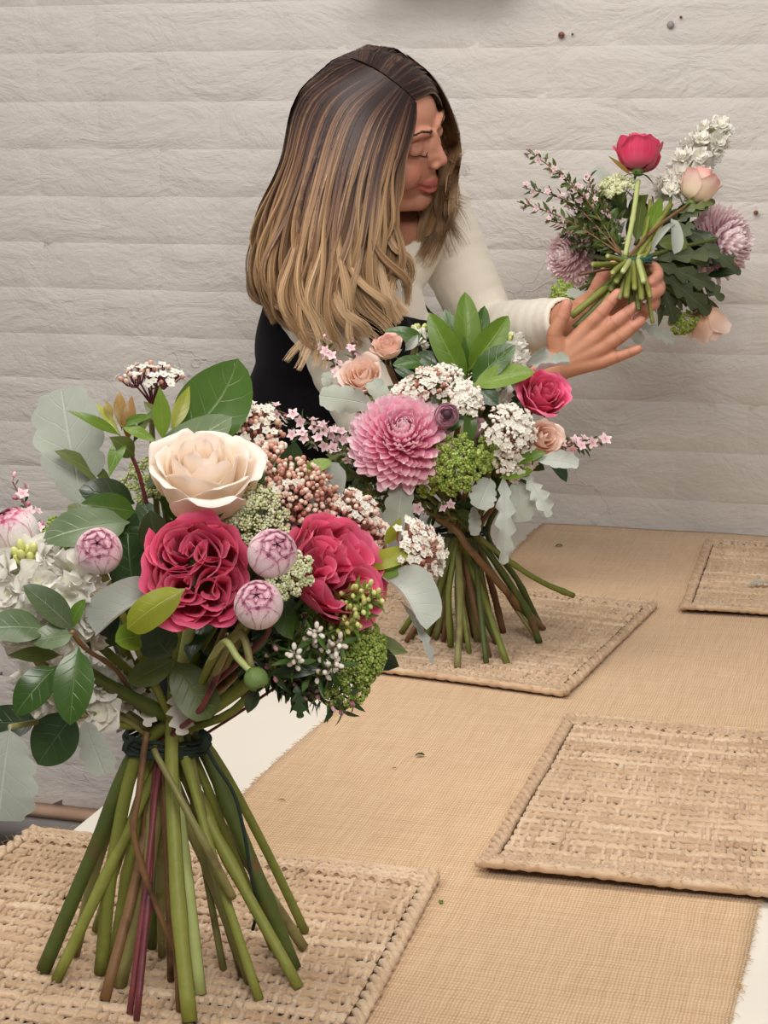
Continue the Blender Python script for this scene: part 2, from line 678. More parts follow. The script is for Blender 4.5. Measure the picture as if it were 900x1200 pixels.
rn = link('burlap_runner', MB().add(grid(40, 130, frun)), M_BUR)
sm = rn.modifiers.new('thick', 'SOLIDIFY')
sm.thickness = .0016
tag(rn, 'long tan burlap runner down the middle of the table', 'table runner')
fb = MB()
for k in range(1150):
    side = -1 if k % 2 else 1
    v = rng.uniform(0, 1)
    x, y, z = [float(np.asarray(c)) for c in frun(np.float64(side), np.float64(v))]
    L = rng.uniform(.002, .0085)
    a = rng.normal(0, .35)
    p0 = np.array([x - side * .002, y, z])
    p1 = p0 + np.array([side * L * .6, L * a, rng.uniform(-.001, .0008)])
    p2 = p0 + np.array([side * L, L * a * 2.2, rng.uniform(-.0018, .0006)])
    fb.add(tube([p0, p1, p2], [.0005, .0004, .0002], 3, False, rng.random()))
M_FRAY = m_plain('jute_thread', 'd3b186', .9, c2='b8935f', scale=80)
tag(link('frayed_threads', fb, M_FRAY, rn), None, None, None, 'stuff')


# woven jute placemats
def m_jute():
    t = NT('jute_cord')
    u, v, r, w = t.attr()
    g = t.obj()
    mp = t.n('ShaderNodeMapping')
    mp.inputs['Scale'].default_value = (60, 420, 200)
    mp.inputs['Rotation'].default_value = (0, 0, .35)
    t.put(mp.inputs[0], g)
    fib = t.noise(1.0, 4, mp.outputs[0], .6)
    n2 = t.noise(18, 3, g)
    f = t.math('ADD', t.math('MULTIPLY', fib, .6), t.math('ADD', t.math('MULTIPLY', n2, .35), t.math('MULTIPLY', r, .22)), clamp=True)
    c = t.ramp(f, [(.2, srgb('8e7258')), (.45, srgb('b09274')), (.65, srgb('c8ac8e')), (.9, srgb('e0caae'))])
    return t.fin(c, .9, t.bump(fib, .5, .002), 0, .12, .2)


M_JUTE = m_jute()
M_JBACK = m_plain('jute_backing', '6f563a', .95, c2='8a6c4a', scale=200)


def placemat(label, bl, br, tr, tl, z0, lift=0.0, bulge=None):
    bl, br, tr, tl = [np.array(c, float) for c in (bl, br, tr, tl)]
    W = np.linalg.norm(br - bl)
    L = np.linalg.norm(tl - bl)
    c0 = (bl + br) / 2

    def B(s, t, z):
        s, t, z = np.broadcast_arrays(s, t, z)
        s_, t_ = s[..., None], t[..., None]
        xy = bl * (1 - s_) * (1 - t_) + br * s_ * (1 - t_) + tr * s_ * t_ + tl * (1 - s_) * t_ - c0
        wob = .0018 * np.sin(7 * t + 2) * np.sin(5 * s + 1)
        zz = z + z0 + np.abs(wob) + lift * np.clip(1 - t / .10, 0, 1) ** 2 * (.6 + .4 * np.sin(4 * s + 1))
        return np.concatenate([xy, zz[..., None]], -1)
    root = empty('jute_placemat', (c0[0], c0[1], 0))
    tag(root, label, 'placemat', 'woven jute placemats on the table')
    ht = .034 / L
    es = .012 / W
    # backing
    def fback(u, v):
        p = B(u * .5 + .5, v, np.full(u.shape, .0012))
        return p[..., 0], p[..., 1], p[..., 2]
    ob = link('backing', MB().add(grid(14, 16, fback)), M_JBACK, root)
    # wefts and warps
    wf = MB()
    nr = int(round((L - .068) / .0155))
    nc = int(round((W - .024) / .0086))
    for j in range(nr):
        t0 = ht + (1 - 2 * ht) * (j + .5) / nr
        k = np.arange(2 * nc + 1)
        s = es + (1 - 2 * es) * k / (2 * nc)
        n = len(k)
        tj = t0 + np.interp(k, np.arange(0, n + 8, 8), rng.normal(0, .0009, len(np.arange(0, n + 8, 8)))) / L
        z = .0042 - .0007 * np.cos(pi * k) + rng.normal(0, .00035, n)
        rr = .0069 * (1 + .10 * np.interp(k, np.arange(0, n + 4, 4), rng.normal(0, 1, len(np.arange(0, n + 4, 4)))))
        wf.add(tube(B(s, tj, z), rr, 6, False, rng.random(), .42))
    o = link('weft_cords', wf, M_JUTE, root)
    tag(o, None, None, None, 'stuff')
    wp = MB()
    for i in range(nc):
        s0 = es + (1 - 2 * es) * (i + .5) / nc + rng.normal(0, .0005) / W
        k = np.arange(2 * nr + 1)
        t_ = ht + (1 - 2 * ht) * k / (2 * nr)
        z = np.where(k % 2 == 1, .0066, .0030) + rng.normal(0, .0005, len(k))
        s_ = s0 + np.where(k % 4 < 2, .0006, -.0006) / W + rng.normal(0, .0004, len(k)) / W
        rr = .0027 * (1 + .15 * rng.normal(0, 1, len(k)))
        pts = crom(B(s_, t_, z), 3 * len(k) // 2)
        wp.add(tube(pts, np.interp(np.linspace(0, 1, len(pts)), np.linspace(0, 1, len(k)), rr), 5, False, rng.random(), .8))
    o = link('warp_cords', wp, M_JUTE, root)
    tag(o, None, None, None, 'stuff')
    # hems at both ends
    for (ta, tb_) in ((.0, ht), (1 - ht, 1)):
        hm = MB()
        for q in range(4):
            t0 = ta + (tb_ - ta) * (q + .5) / 4
            n = 2 * nc
            s = np.linspace(0, 1, n)
            z = .005 + .0007 * np.cos(pi * np.arange(n) + pi * q) + rng.normal(0, .0003, n)
            hm.add(tube(B(s, np.full(n, t0), z), .0046, 6, True, rng.random(), .6))
        for i in range(nc):
            s0 = (i + .5) / nc
            t_ = np.linspace(ta, tb_, 9)
            z = .0062 + .0013 * np.cos(pi * np.arange(9) + pi * i)
            hm.add(tube(B(np.full(9, s0), t_, z), .0026, 4, False, rng.random(), .6))
        o = link('hem', hm, M_JUTE, root)
        tag(o, None, None, None, 'stuff')
    # rolled front and back edges
    for t0 in (0.004, .996):
        n = 90
        s = np.linspace(0, 1, n)
        ed = MB()
        ed.add(tube(B(s, np.full(n, t0), .0045 + .0004 * np.sin(np.arange(n) * 1.7)), .0045 + .0004 * np.sin(np.arange(n) * 2.1), 8, True, .7))
        link('rolled_edge', ed, M_JUTE, root)
    # braided sides: two cords twisted around each other
    for s0 in (.006, .994):
        br_ = MB()
        for ph in (0, pi):
            n = int(L / .0035)
            tt = np.linspace(0, 1, n)
            a = tt * L / .030 * 2 * pi + ph
            pts = B(s0 + .0040 / W * np.cos(a), tt, .0048 + .0022 * np.sin(a))
            br_.add(tube(pts, .0040 * (1 + .12 * rng.normal(0, 1, n)), 6, True, rng.random()))
        link('braided_edge', br_, M_JUTE, root)
    # loose fibres
    fz = MB()
    for k in range(260):
        s0, t0 = (rng.uniform(0, 1), rng.uniform(0, 1))
        if k % 3 == 0:
            s0 = rng.choice([-.004, 1.004])
        elif k % 3 == 1:
            t0 = rng.choice([-.004, 1.004])
        p = B(np.float64(s0), np.float64(t0), np.float64(.007))
        d = rng.normal(0, 1, 3)
        d[2] = abs(d[2]) * .5
        d = nrm(d) * rng.uniform(.004, .014)
        fz.add(tube([p, p + d * .5 + [0, 0, .001], p + d + rng.normal(0, .0015, 3)], [.00028, .00022, .0001], 3, False, 1.0))
    o = link('loose_fibres', fz, M_FRAY, root)
    tag(o, None, None, None, 'stuff')
    return root


MZ = TZ + .0042
placemat('jute placemat under the large bouquet at lower left', (-.815, 1.06), (-.366, 1.06), (-.391, 1.540), (-.797, 1.537), MZ, .0)
placemat('jute placemat under the middle bouquet', (-.795, 2.185), (-.382, 2.124), (-.334, 2.599), (-.745, 2.655), MZ, .003)
placemat('jute placemat with nothing on it at the right table edge', (-.355, 1.560), (.052, 1.575), (.045, 2.045), (-.358, 2.040), MZ, .006)
placemat('far right jute placemat nearest the wall with a grey leaf on it', (-.292, 2.576), (.060, 2.598), (.045, 3.065), (-.307, 3.055), MZ, .004)
# ------------------------------------------------------------------ plant materials
MP = dict(
    cream=m_petal('cream_rose_petal', [(0, 'f2cd98'), (.4, 'f9e0bc'), (.8, 'fdf0e0'), (1, 'fdeee6')], rough=.5, trans=.3, var=.05),
    hot=m_petal('hot_pink_rose_petal', [(0, 'c23058'), (.5, 'e04472'), (.85, 'ec5c88'), (1, 'f27ea0')], rough=.5, trans=.22),
    coral=m_petal('coral_pink_rose_petal', [(0, 'd0986c'), (.22, 'd86680'), (.6, 'dc3c66'), (1, 'e6547c')], rough=.5, trans=.25, streak=('e08a90', 1.2)),
    peach=m_petal('peach_rose_petal', [(0, 'f5c8a4'), (.5, 'fbd8c0'), (.85, 'fde8dc'), (1, 'fbdcd0')], rough=.5, trans=.3),
    blush=m_petal('blush_rose_petal', [(0, 'eedcae'), (.5, 'f8e4c8'), (.8, 'f8dccf'), (1, 'f0aca4')], rough=.5, trans=.3),
    ran=m_petal('ranunculus_petal', [(0, 'e8e4c8'), (.3, 'f6e8e4'), (.8, 'f6dcdf'), (1, 'e6a8ba')], edge=('86144e', .93), rough=.45, trans=.2, tip='74104a'),
    ranw=m_petal('white_ranunculus_petal', [(0, 'dfe0b8'), (.35, 'f2ebe2'), (.8, 'f4e6e6'), (1, 'e0a0b4')], edge=('b01850', .92), rough=.45, trans=.2, tip='a81850'),
    randk=m_petal('dark_eyed_ranunculus_petal', [(0, 'e6c8d4'), (.5, 'f2d8e2'), (.9, 'eeccd8'), (1, 'a04470')], edge=('8a2858', .90), rough=.45, trans=.2),
    mauve=m_petal('mauve_bud_petal', [(0, 'b890a0'), (.5, 'c39aa8'), (1, 'cfa8b4')], rough=.5, trans=.2, streak=('9a6a80', 1.4)),
    chr=m_petal('pink_chrysanthemum_petal', [(0, 'ee5498'), (.35, 'f680b2'), (.7, 'fab2cc'), (1, 'ffeaf0')], rough=.5, trans=.25),
    chrp=m_petal('pale_chrysanthemum_petal', [(0, 'e4b0c2'), (.5, 'f4d0da'), (1, 'fdf0f0')], rough=.5, trans=.25),
    white=m_petal('white_stock_petal', [(0, 'dfe3ae'), (.22, 'f1efe2'), (1, 'f7f4ee')], rough=.55, trans=.3),
    whiteb=m_petal('white_leaf_petal', [(0, 'dad6ca'), (.5, 'ece6dc'), (1, 'efe9e0')], rough=.6, trans=.2),
    wax=m_petal('waxflower_petal', [(0, 'd890a4'), (.4, 'eccad0'), (1, 'f3dfe0')], rough=.5, trans=.2),
)
ML = dict(
    glossy=m_leaf('glossy_leaf', '33501a', '4e6e2b', '86985a', .28, 6, .12, '5b7a45'),
    deep=m_leaf('deep_green_leaf', '20341a', '354e26', '5a7048', .3, 6, .08, '5d7a52'),
    bluish=m_leaf('blue_green_leaf', '4b5c3c', '6a7c58', '9eac88', .35, 6, .1, '8ba388'),
    spring=m_leaf('spring_leaf', '56761f', '7a9832', 'a9bd63', .35, 6, .25, '8aa24a'),
    olive=m_leaf('olive_leaf', '4d5a26', '6a7636', '98a05c', .4, 6, .12, '7a8450'),
    yellow=m_leaf('yellow_green_leaf', '8f9a2c', 'a9ad3f', 'c5c46a', .35, 6, .3, 'a0a04a'),
    bronze=m_leaf('bronze_leaf', '8a7a30', '9c6b34', 'b59a52', .4, 5, .25),
    dusty=m_leaf('dusty_silver_leaf', '9ea498', 'b2b8ac', 'd8dcd0', .8, 5.5, .15, 'c9cdc4', .06, .2, .5, .6),
    dustyw=m_leaf('pale_felted_leaf', 'a4a9a0', 'b9beb5', 'd4d7cf', .85, 7, .15, 'd9dbd4', .06, .2, .5, .6),
    mum=m_leaf('chrysanthemum_leaf', '465038', '626c4e', '929a7a', .55, 7, .1, '6d7a5c', .04, .3),
    tiny=m_leaf('tiny_leaf', '3d4f22', '5f7034', '7f8c4c', .4, 3, .15),
    sepal=m_leaf('sepal', '5d7a38', '7b9450', '93a868', .45, 3, .15),
)
MS = dict(
    green=m_stem('green_stem', '55601f', '878b40', None, 'c3cc8a'),
    dark=m_stem('dark_green_stem', '39451c', '58642b', '6a4a2c', 'a9a86a'),
    pale=m_stem('pale_green_stem', '93a255', 'b4be7c', None, 'd7dcb0'),
    brown=m_stem('brown_stem', '5a3c26', '7d5d3c', '3c2618', 'a98c62'),
    red=m_stem('red_brown_stem', '54222c', '7a3a3e', '3c1620', 'a98c62'),
    bark=m_stem('grey_bark_stem', '6a6a3c', '8a8450', '574530', 'b5a878'),
    stalk=m_stem('flower_stalk', 'a45a52', 'c08a72', None),
    stalkg=m_stem('green_flower_stalk', '8a9a54', 'a8b472', None),
)
MB_BUD = NT('pink_bud')
_u, _v, _r, _w = MB_BUD.attr()
M_BUD = MB_BUD.fin(MB_BUD.ramp(_r, [(0, srgb('ac6c5c')), (.35, srgb('c69482')), (.65, srgb('dcbaa6')), (1, srgb('f0e2d2'))]), .45)
MB_WB = NT('white_bud')
_u, _v, _r, _w = MB_WB.attr()
M_WBUD = MB_WB.fin(MB_WB.ramp(_r, [(0, srgb('d9c2b4')), (.5, srgb('efe6da')), (1, srgb('f7f2ea'))]), .5)
MB_AM = NT('green_umbel_floret')
_u, _v, _r, _w = MB_AM.attr()
M_AMMI = MB_AM.fin(MB_AM.ramp(_r, [(0, srgb('8c9a4e')), (.5, srgb('b2ba78')), (1, srgb('d5d8a8'))]), .6)
MB_AG = NT('bright_umbel_floret')
_u, _v, _r, _w = MB_AG.attr()
M_AMMIG = MB_AG.fin(MB_AG.ramp(_r, [(0, srgb('5f7a24')), (.5, srgb('86993c')), (1, srgb('b2bf6c'))]), .6)
MB_AW = NT('pale_umbel_floret')
_u, _v, _r, _w = MB_AW.attr()
M_AMMIW = MB_AW.fin(MB_AW.ramp(_r, [(0, srgb('98a060')), (.5, srgb('c8cba0')), (1, srgb('e4e4c8'))]), .6)
MB_PB = NT('pink_waxflower_bud')
_u, _v, _r, _w = MB_PB.attr()
M_PBUD = MB_PB.fin(MB_PB.ramp(_r, [(0, srgb('c0607e')), (.5, srgb('dc92a8')), (1, srgb('efc6cf'))]), .5)
M_YBUD = m_plain('yellow_green_bud', 'b7bb62', .5, c2='cfd08a', scale=200)
M_TWINE = m_plain('dark_green_twine', '16261f', .85, c2='22382e', scale=400, bump=.5)
M_TEAL = m_plain('teal_tape', '1f4a44', .6, c2='2c5f55', scale=100)
M_CENTRE = m_plain('dark_flower_eye', '22081a', .6, c2='4a1a34', scale=400)
M_YEL = m_plain('yellow_flower_eye', 'e2d27a', .6, c2='efe6a8', scale=300)


# ------------------------------------------------------------------ bouquet container
class Bq:
    def __init__(s, name, base, tie, label):
        s.base = np.array(base, float)
        s.root = empty(name, base)
        tag(s.root, label, 'bouquet', 'hand-tied flower bouquets')
        s.tie = np.array(tie, float)
        s.heads = []

    def L(s, p):
        return np.asarray(p, float) - s.base

    def part(s, name, mb, mat, M=None, label=None):
        o = link(name, mb, mat, s.root, M)
        if label:
            o['label'] = label
        return o

    def frame(s, pos, d, roll=0, sc=1.0):
        return fr(s.L(pos), d, roll, sc)


# ------------------------------------------------------------------ petals
def prof3(t, pts0, pts1, pts2):
    a, b, c = [np.array(p, float) for p in (pts0, pts1, pts2)]
    p = a + (b - a) * (t / .5) if t < .5 else b + (c - b) * ((t - .5) / .5)
    return crom(p, 40)


def petal(prof, w, nu=11, nv=11, ruf=.02, notch=.12, seed=0, wbase=.4, edge=.05, twist=0., roundtop=.55):
    rg = np.random.default_rng(seed)
    ph = rg.uniform(0, 6.28, 4)
    pv = np.linspace(0, 1, len(prof))

    def f(u, v):
        # v shortened towards the corners so the rim is rounded
        vv = v * (1 - notch * np.abs(u) ** 2.5)
        r = np.interp(vv, pv, prof[:, 0])
        z = np.interp(vv, pv, prof[:, 1])
        W = (wbase + (1 - wbase) * sstep(0, .55, v)) * (1 - (1 - roundtop) * sstep(.6, 1.0, v) ** 2)
        a = u * w * W
        r = r + edge * u ** 2 * sstep(.2, 1, v) + ruf * sstep(.35, 1, v) * (np.sin(3.1 * u + ph[0]) + .6 * np.sin(6.3 * u + ph[1]))
        z = z + ruf * .8 * sstep(.5, 1, v) * np.sin(4.3 * u + ph[2])
        a = a + twist * v
        return r * np.cos(a), r * np.sin(a), z
    return grid(nu, nv, f)


ROSE0 = [(.03, .05), (.10, .40), (.13, .78), (.10, 1.06)]
ROSE1 = [(.05, .02), (.40, .22), (.52, .62), (.50, .98)]
ROSE2 = [(.06, -.04), (.62, .10), (.86, .50), (1.02, .84)]


def rose(b, name, pos, R, d, mat, n=20, roll=0., opened=1.0, ruf=.02, curl=.12, seed=1, label=None, sep=True, height=1.0, sepals=5):
    """layered spiral rose; local z is the flower axis, pos is the middle of the bloom."""
    d = nrm(d)
    h = R * 1.15 * height
    org = np.asarray(pos) - d * h * .5
    M = b.frame(org, d, roll, (R, R, R * 1.15 * height))
    core = MB()
    core.add(tube([(0, 0, -.12), (0, 0, 0), (0, 0, .25)], [.16, .2, .05], 10))
    root = b.part(name, core, ML['sepal'], M, label)
    for i in range(n):
        t = i / (n - 1)
        t2 = t ** .85
        p = prof3(t2, ROSE0, ROSE1, ROSE2)
        if opened != 1.0:
            p = p * np.array([1, 1.0])
            p[:, 0] *= (1 - t2) + t2 * opened
        # reflexed rim on the outer petals
        k = sstep(.78, 1, np.linspace(0, 1, len(p)))
        p[:, 0] += curl * t2 ** 2 * k ** 1.5
        p[:, 1] -= curl * 1.2 * t2 ** 2 * k ** 3
        w = 1.7 * (1 - t2) + .82 * t2
        me = MB().add(petal(p, w, 13, 13, ruf * (.5 + t2), .10 + .08 * t2, seed * 100 + i, .35, .03 + .05 * t2, 0.35 * (1 - t2))).mesh('petal')
        link('petal', me, mat, root, rotz(i * 2.39996 + rng.normal(0, .12)))
    if sepals:
        for k in range(sepals):
            def fs(u, v):
                return ((.12 + .42 * v + .15 * v * v) , u * .11 * (1 - v) ** .8 * (v + .3), -.1 + .22 * v - .45 * v * v + .0 * u)
            link('sepal', MB().add(grid(3, 6, fs)), ML['sepal'], root, rotz(k * 2 * pi / sepals + .3))
    b.heads.append((org, d, R * .1))
    return root


def english_rose(b, name, pos, R, d, mat, roll=0., seed=3, label=None, inner=32, cupped=1.0):
    d = nrm(d)
    org = np.asarray(pos) - d * R * .55
    M = b.frame(org, d, roll, R)
    root = b.part(name, MB().add(tube([(0, 0, -.12), (0, 0, 0), (0, 0, .3)], [.14, .2, .3], 10)), ML['sepal'], M, label)
    rg = np.random.default_rng(seed)
    # outer cup
    for i in range(13):
        t = i / 12
        p = crom([(.08, -.02), (.50 + .16 * t, .10), (.72 + .18 * t, .52 - .10 * t), (.74 + .26 * t, .98 - .28 * t)], 40)
        k = sstep(.8, 1, np.linspace(0, 1, 40))
        p[:, 0] += .16 * t * k
        me = MB().add(petal(p, .80, 15, 13, .035, .10, seed * 50 + i, .35, .03)).mesh('petal')
        link('petal', me, mat, root, rotz(i * 2.39996))
    # quartered centre: nested arcs round four swirl points
    sw = [(.30, .10), (-.12, .33), (-.28, -.18), (.14, -.32)]
    for i in range(inner):
        cx, cy_ = sw[i % 4]
        q = i // 4
        rho = .05 + .052 * q
        a0 = rg.uniform(0, 6.28)
        ex = rg.uniform(1.1, 2.1)
        top = .98 - .25 * (rho / .5) ** 2 + rg.normal(0, .06)
        ph = rg.uniform(0, 6.28, 3)

        def f(u, v, rho=rho, ex=ex, top=top, ph=ph):
            a = u * ex
            rr = rho * (1 + .25 * v) + .024 * v ** 2 * (np.sin(3 * u + ph[0]) + np.sin(6 * u + ph[1])) + .05 * sstep(.75, 1, v)
            z = .25 + (top - .25) * v * (1 - .10 * u ** 4) + .02 * v * np.sin(6 * u + ph[2])
            return rr * np.cos(a), rr * np.sin(a), z
        me = MB().add(grid(13, 8, f)).mesh('petal')
        cx, cy_ = cx + rg.normal(0, .05), cy_ + rg.normal(0, .05)
        Mt = fr((cx, cy_, 0), nrm([rg.normal(0, .14) + cx * .35, rg.normal(0, .14) + cy_ * .35, 1]), a0)
        link('petal', me, mat, root, Mt)
    for k in range(5):
        def fs(u, v):
            return (.12 + .5 * v, u * .12 * (1 - v) ** .8 * (v + .3), -.1 + .1 * v - .4 * v * v)
        link('sepal', MB().add(grid(3, 6, fs)), ML['sepal'], root, rotz(k * 2 * pi / 5))
    b.heads.append((org, d, R * .1))
    return root


def ranunculus(b, name, pos, R, d, mat, roll=0., seed=5, label=None, eye=False, close=.985):
    d = nrm(d)
    M = b.frame(pos, d, roll, R)
    root = b.part(name, MB().add(tube([(0, 0, -1.15), (0, 0, -1.0), (0, 0, -.9)], [.18, .3, .45], 10)), ML['sepal'], M, label)
    for L, (n, rr, cl) in enumerate(((4, .78, close + .03), (5, .88, close), (6, .97, close - .06), (6, 1.03, close - .16))):
        for i in range(n):
            th = np.linspace(.04 * pi, cl * pi, 40)
            p = np.stack([rr * np.sin(th) ** .9, -rr * np.cos(th) * .97], -1)
            if eye:
                p[:, 0] += .10 * sstep(.8, 1, np.linspace(0, 1, 40))
            me = MB().add(petal(p, 1.0 if L else 1.2, 11, 14, .012, .10, seed * 70 + L * 9 + i, .5, .015, .25, .75)).mesh('petal')
            link('petal', me, mat, root, rotz(i * 2 * pi / n + L * .7 + rng.normal(0, .1)))
    if eye:
        e = MB()
        V, A, Q, T = ico(2)
        e.add((V * [.42, .42, .3] + [0, 0, .78], A, Q, T))
        link('dark_eye', e, M_CENTRE, root)
    for k in range(5):
        def fs(u, v):
            th = .02 + v * 1.15
            return (1.07 * np.sin(th), u * .26 * (1 - v) ** .6, -1.06 * np.cos(th) + 0 * u)
        link('sepal', MB().add(grid(3, 6, fs)), ML['sepal'], root, rotz(k * 2 * pi / 5))
    b.heads.append((np.asarray(pos) - d * R, d, R * .12))
    return root


def chrysanthemum(b, name, pos, R, d, mat, n=190, roll=0., label=None, separate=True, thmax=115):
    d = nrm(d)
    M = b.frame(pos, d, roll, R)
    V, A, Q, T = ico(2)
    root = b.part(name, MB().add((V * [.45, .45, .42] + [0, 0, -.12], A, Q, T)), mat, M, label)
    tpls = []
    for k in range(5):
        bend = .5 + .12 * k

        def f(u, v, bend=bend):
            a = v * bend * 1.25
            # in the x-z plane: goes out along x, curls up
            x = np.sin(a) / bend * .95
            z = (1 - np.cos(a)) / bend * .55
            w = .112 * (v + .25) ** .5 * np.sqrt(np.clip(1 - v ** 8 * .93, 0, 1))
            return x, u * w, z + .06 * u * u * (.3 + v)
        tpls.append(grid(4, 8, f))
    meshes = None
    if separate:
        meshes = []
        for tp in tpls:
            me = MB().add(tp).mesh('petal')
            me.materials.append(mat)
            meshes.append(me)
    allp = MB()
    for i in range(n):
        q = (i + .5) / n
        th = radians(6 + (thmax - 6) * q ** .62)
        ph = i * 2.39996
        ln = (.50 + .48 * q ** .6) * rng.uniform(.92, 1.06)
        out = np.array([sin(th) * cos(ph), sin(th) * sin(ph), cos(th)])
        t_ = np.array([-cos(th) * cos(ph), -cos(th) * sin(ph), sin(th)])     # towards the top
        sd = np.cross(t_, out)
        Mx = np.eye(4)
        Mx[:3, 0], Mx[:3, 1], Mx[:3, 2] = out * ln, sd * (.8 + .5 * q), t_ * ln
        Mx[:3, 3] = out * .12 + np.array([0, 0, -.18 * q])
        if separate:
            o = link('petal', meshes[i % 5], None, root, Mx)
        else:
            allp.add(tpls[i % 5], Mx, rng.random())
    if not separate:
        tag(link('petals', allp, mat, root), None, None, None, 'stuff')
    else:
        V, A, Q, T = ico(1)
        e = MB()
        for k in range(30):
            a = k * 2.4
            e.add((V * .028 + [.02 * sqrt(k) * cos(a) * .8, .02 * sqrt(k) * sin(a) * .8, .50 - .002 * k], A, Q, T))
        link('flower_eye', e, M_YEL, root)
    b.heads.append((np.asarray(pos) - d * R * .3, d, R * .08))
    return root


def floret_tpl(np_=5, L=1.0, w=.45, cup=.3, ruf=.12, seed=0):
    rg = np.random.default_rng(seed)
    m = MB()
    for k in range(np_):
        ph = rg.uniform(0, 6.28, 2)

        def f(u, v, ph=ph):
            W = w * np.sin(pi * np.clip(v * .86 + .07, 0, 1)) ** .7
            return (v * L * (1 - .12 * u * u), u * W, cup * v * v + ruf * v * np.sin(3 * u + ph[0]) + ruf * .7 * v * np.sin(5 * u + ph[1]))
        m.add(grid(5, 5, f), rotz(k * 2 * pi / np_ + rg.normal(0, .1)))
    return m.tpl()


STOCK = []
for s_ in range(4):
    m_ = MB()
    m_.add(floret_tpl(5, 1.0, .52, .18, .16, s_))
    m_.add(floret_tpl(4, .72, .42, .42, .16, s_ + 20), rotz(.6, 1, (0, 0, .1)))
    m_.add(floret_tpl(3, .42, .30, .40, .12, s_ + 40), rotz(1.1, 1, (0, 0, .16)))
    me_ = m_.mesh('floret')
    me_.materials.append(MP['white'])
    STOCK.append(me_)


def stock(b, name, p0, p1, rad, n, fs=.016, label=None, seed=0, buds=True):
    """spike of ruffled white florets from p0 to p1."""
    p0, p1 = np.asarray(p0, float), np.asarray(p1, float)
    ax = nrm(p1 - p0)
    M = b.frame(p0, ax)
    L = np.linalg.norm(p1 - p0)
    root = b.part(name, MB().add(tube([(0, 0, -.03), (0, 0, L * .5), (0, 0, L)], [.003, .0028, .0015], 6)), MS['stalkg'], M, label)
    for i in range(n):
        t = (i + .5) / n
        a = i * 2.39996
        r = rad * (.75 + .35 * sin(pi * t)) * (1 - .35 * t ** 3)
        c = np.array([cos(a) * r, sin(a) * r, t * L])
        out = nrm([cos(a), sin(a), .35 + rng.normal(0, .25)])
        link('floret', STOCK[rng.integers(4)], None, root, fr(c, out, rng.uniform(0, 6), fs * rng.uniform(.85, 1.15)))
    if buds:
        V, A, Q, T = ico(1)
        m = MB()
        for k in range(9):
            a = k * 2.4
            m.add((V * [.0032, .0032, .005], A, Q, T), fr([cos(a) * .007, sin(a) * .007, L + .001 * (9 - k)], [cos(a) * .4, sin(a) * .4, 1]))
        link('green_buds', m, M_YBUD, root)
    b.heads.append((p0, ax, .003))
    return root


FLO5 = floret_tpl(5, 1.0, .42, .15, .05, 9)


def viburnum(b, name, pos, R, d, n=90, flor=.4, hgt=.55, bsz=.0024, fsz=.0042, label=None, budmat=None, stalk=None, red=True, depth=1.0):
    """flat-topped cluster of small buds and open florets on branching stalks."""
    d = nrm(d)
    M = b.frame(pos, d, rng.uniform(0, 6))
    st, bd, fl = MB(), MB(), MB()
    base = np.array([0, 0, -R * depth])
    prim = []
    for k in range(7):
        a = k * 2.4
        r = R * .52 * sqrt((k + .3) / 7)
        p = np.array([cos(a) * r, sin(a) * r, -R * .25 * depth])
        prim.append(p)
        st.add(tube(crom([base, base * .6 + p * .25, p], 5), [.0013, .0011, .001, .0009, .0008], 5, False, rng.random()))
    for i in range(n):
        q = (i + .5) / n
        a = i * 2.39996 + rng.normal(0, .15)
        r = R * sqrt(q) * rng.uniform(.9, 1.08)
        z = R * hgt * (1 - (r / R) ** 2) + rng.normal(0, R * .07)
        p = np.array([cos(a) * r, sin(a) * r, z])
        k = int(np.argmin([np.linalg.norm(p - w_) for w_ in prim]))
        m_ = prim[k] * .45 + p * .55 + np.array([0, 0, -R * .10])
        st.add(tube([prim[k], m_, p], [.0007, .0006, .0005], 4, False, rng.random()))
        out = nrm(p - (prim[k] + base * .3) + rng.normal(0, .004, 3))
        if rng.random() < flor:
            fl.add(FLO5, fr(p + out * .001, out, rng.uniform(0, 6), fsz * rng.uniform(.8, 1.2)), rng.random())
            V, A, Q, T = ico(0)
            bd.add((V, A, Q, T), fr(p + out * .0015, out, 0, .0009), .9)
        else:
            V, A, Q, T = ico(1)
            s = bsz * rng.uniform(.75, 1.2)
            bd.add((V, A, Q, T), fr(p, out, 0, (s, s, s * 1.25)), rng.random())
    root = b.part(name, st, stalk or MS['stalk'], M, label)
    tag(link('buds', bd, budmat or M_BUD, root), None, None, None, 'stuff')
    if fl.n:
        tag(link('florets', fl, MP['white'], root), None, None, None, 'stuff')
    b.heads.append((np.asarray(pos) - d * R * depth, d, .0018))
    return root


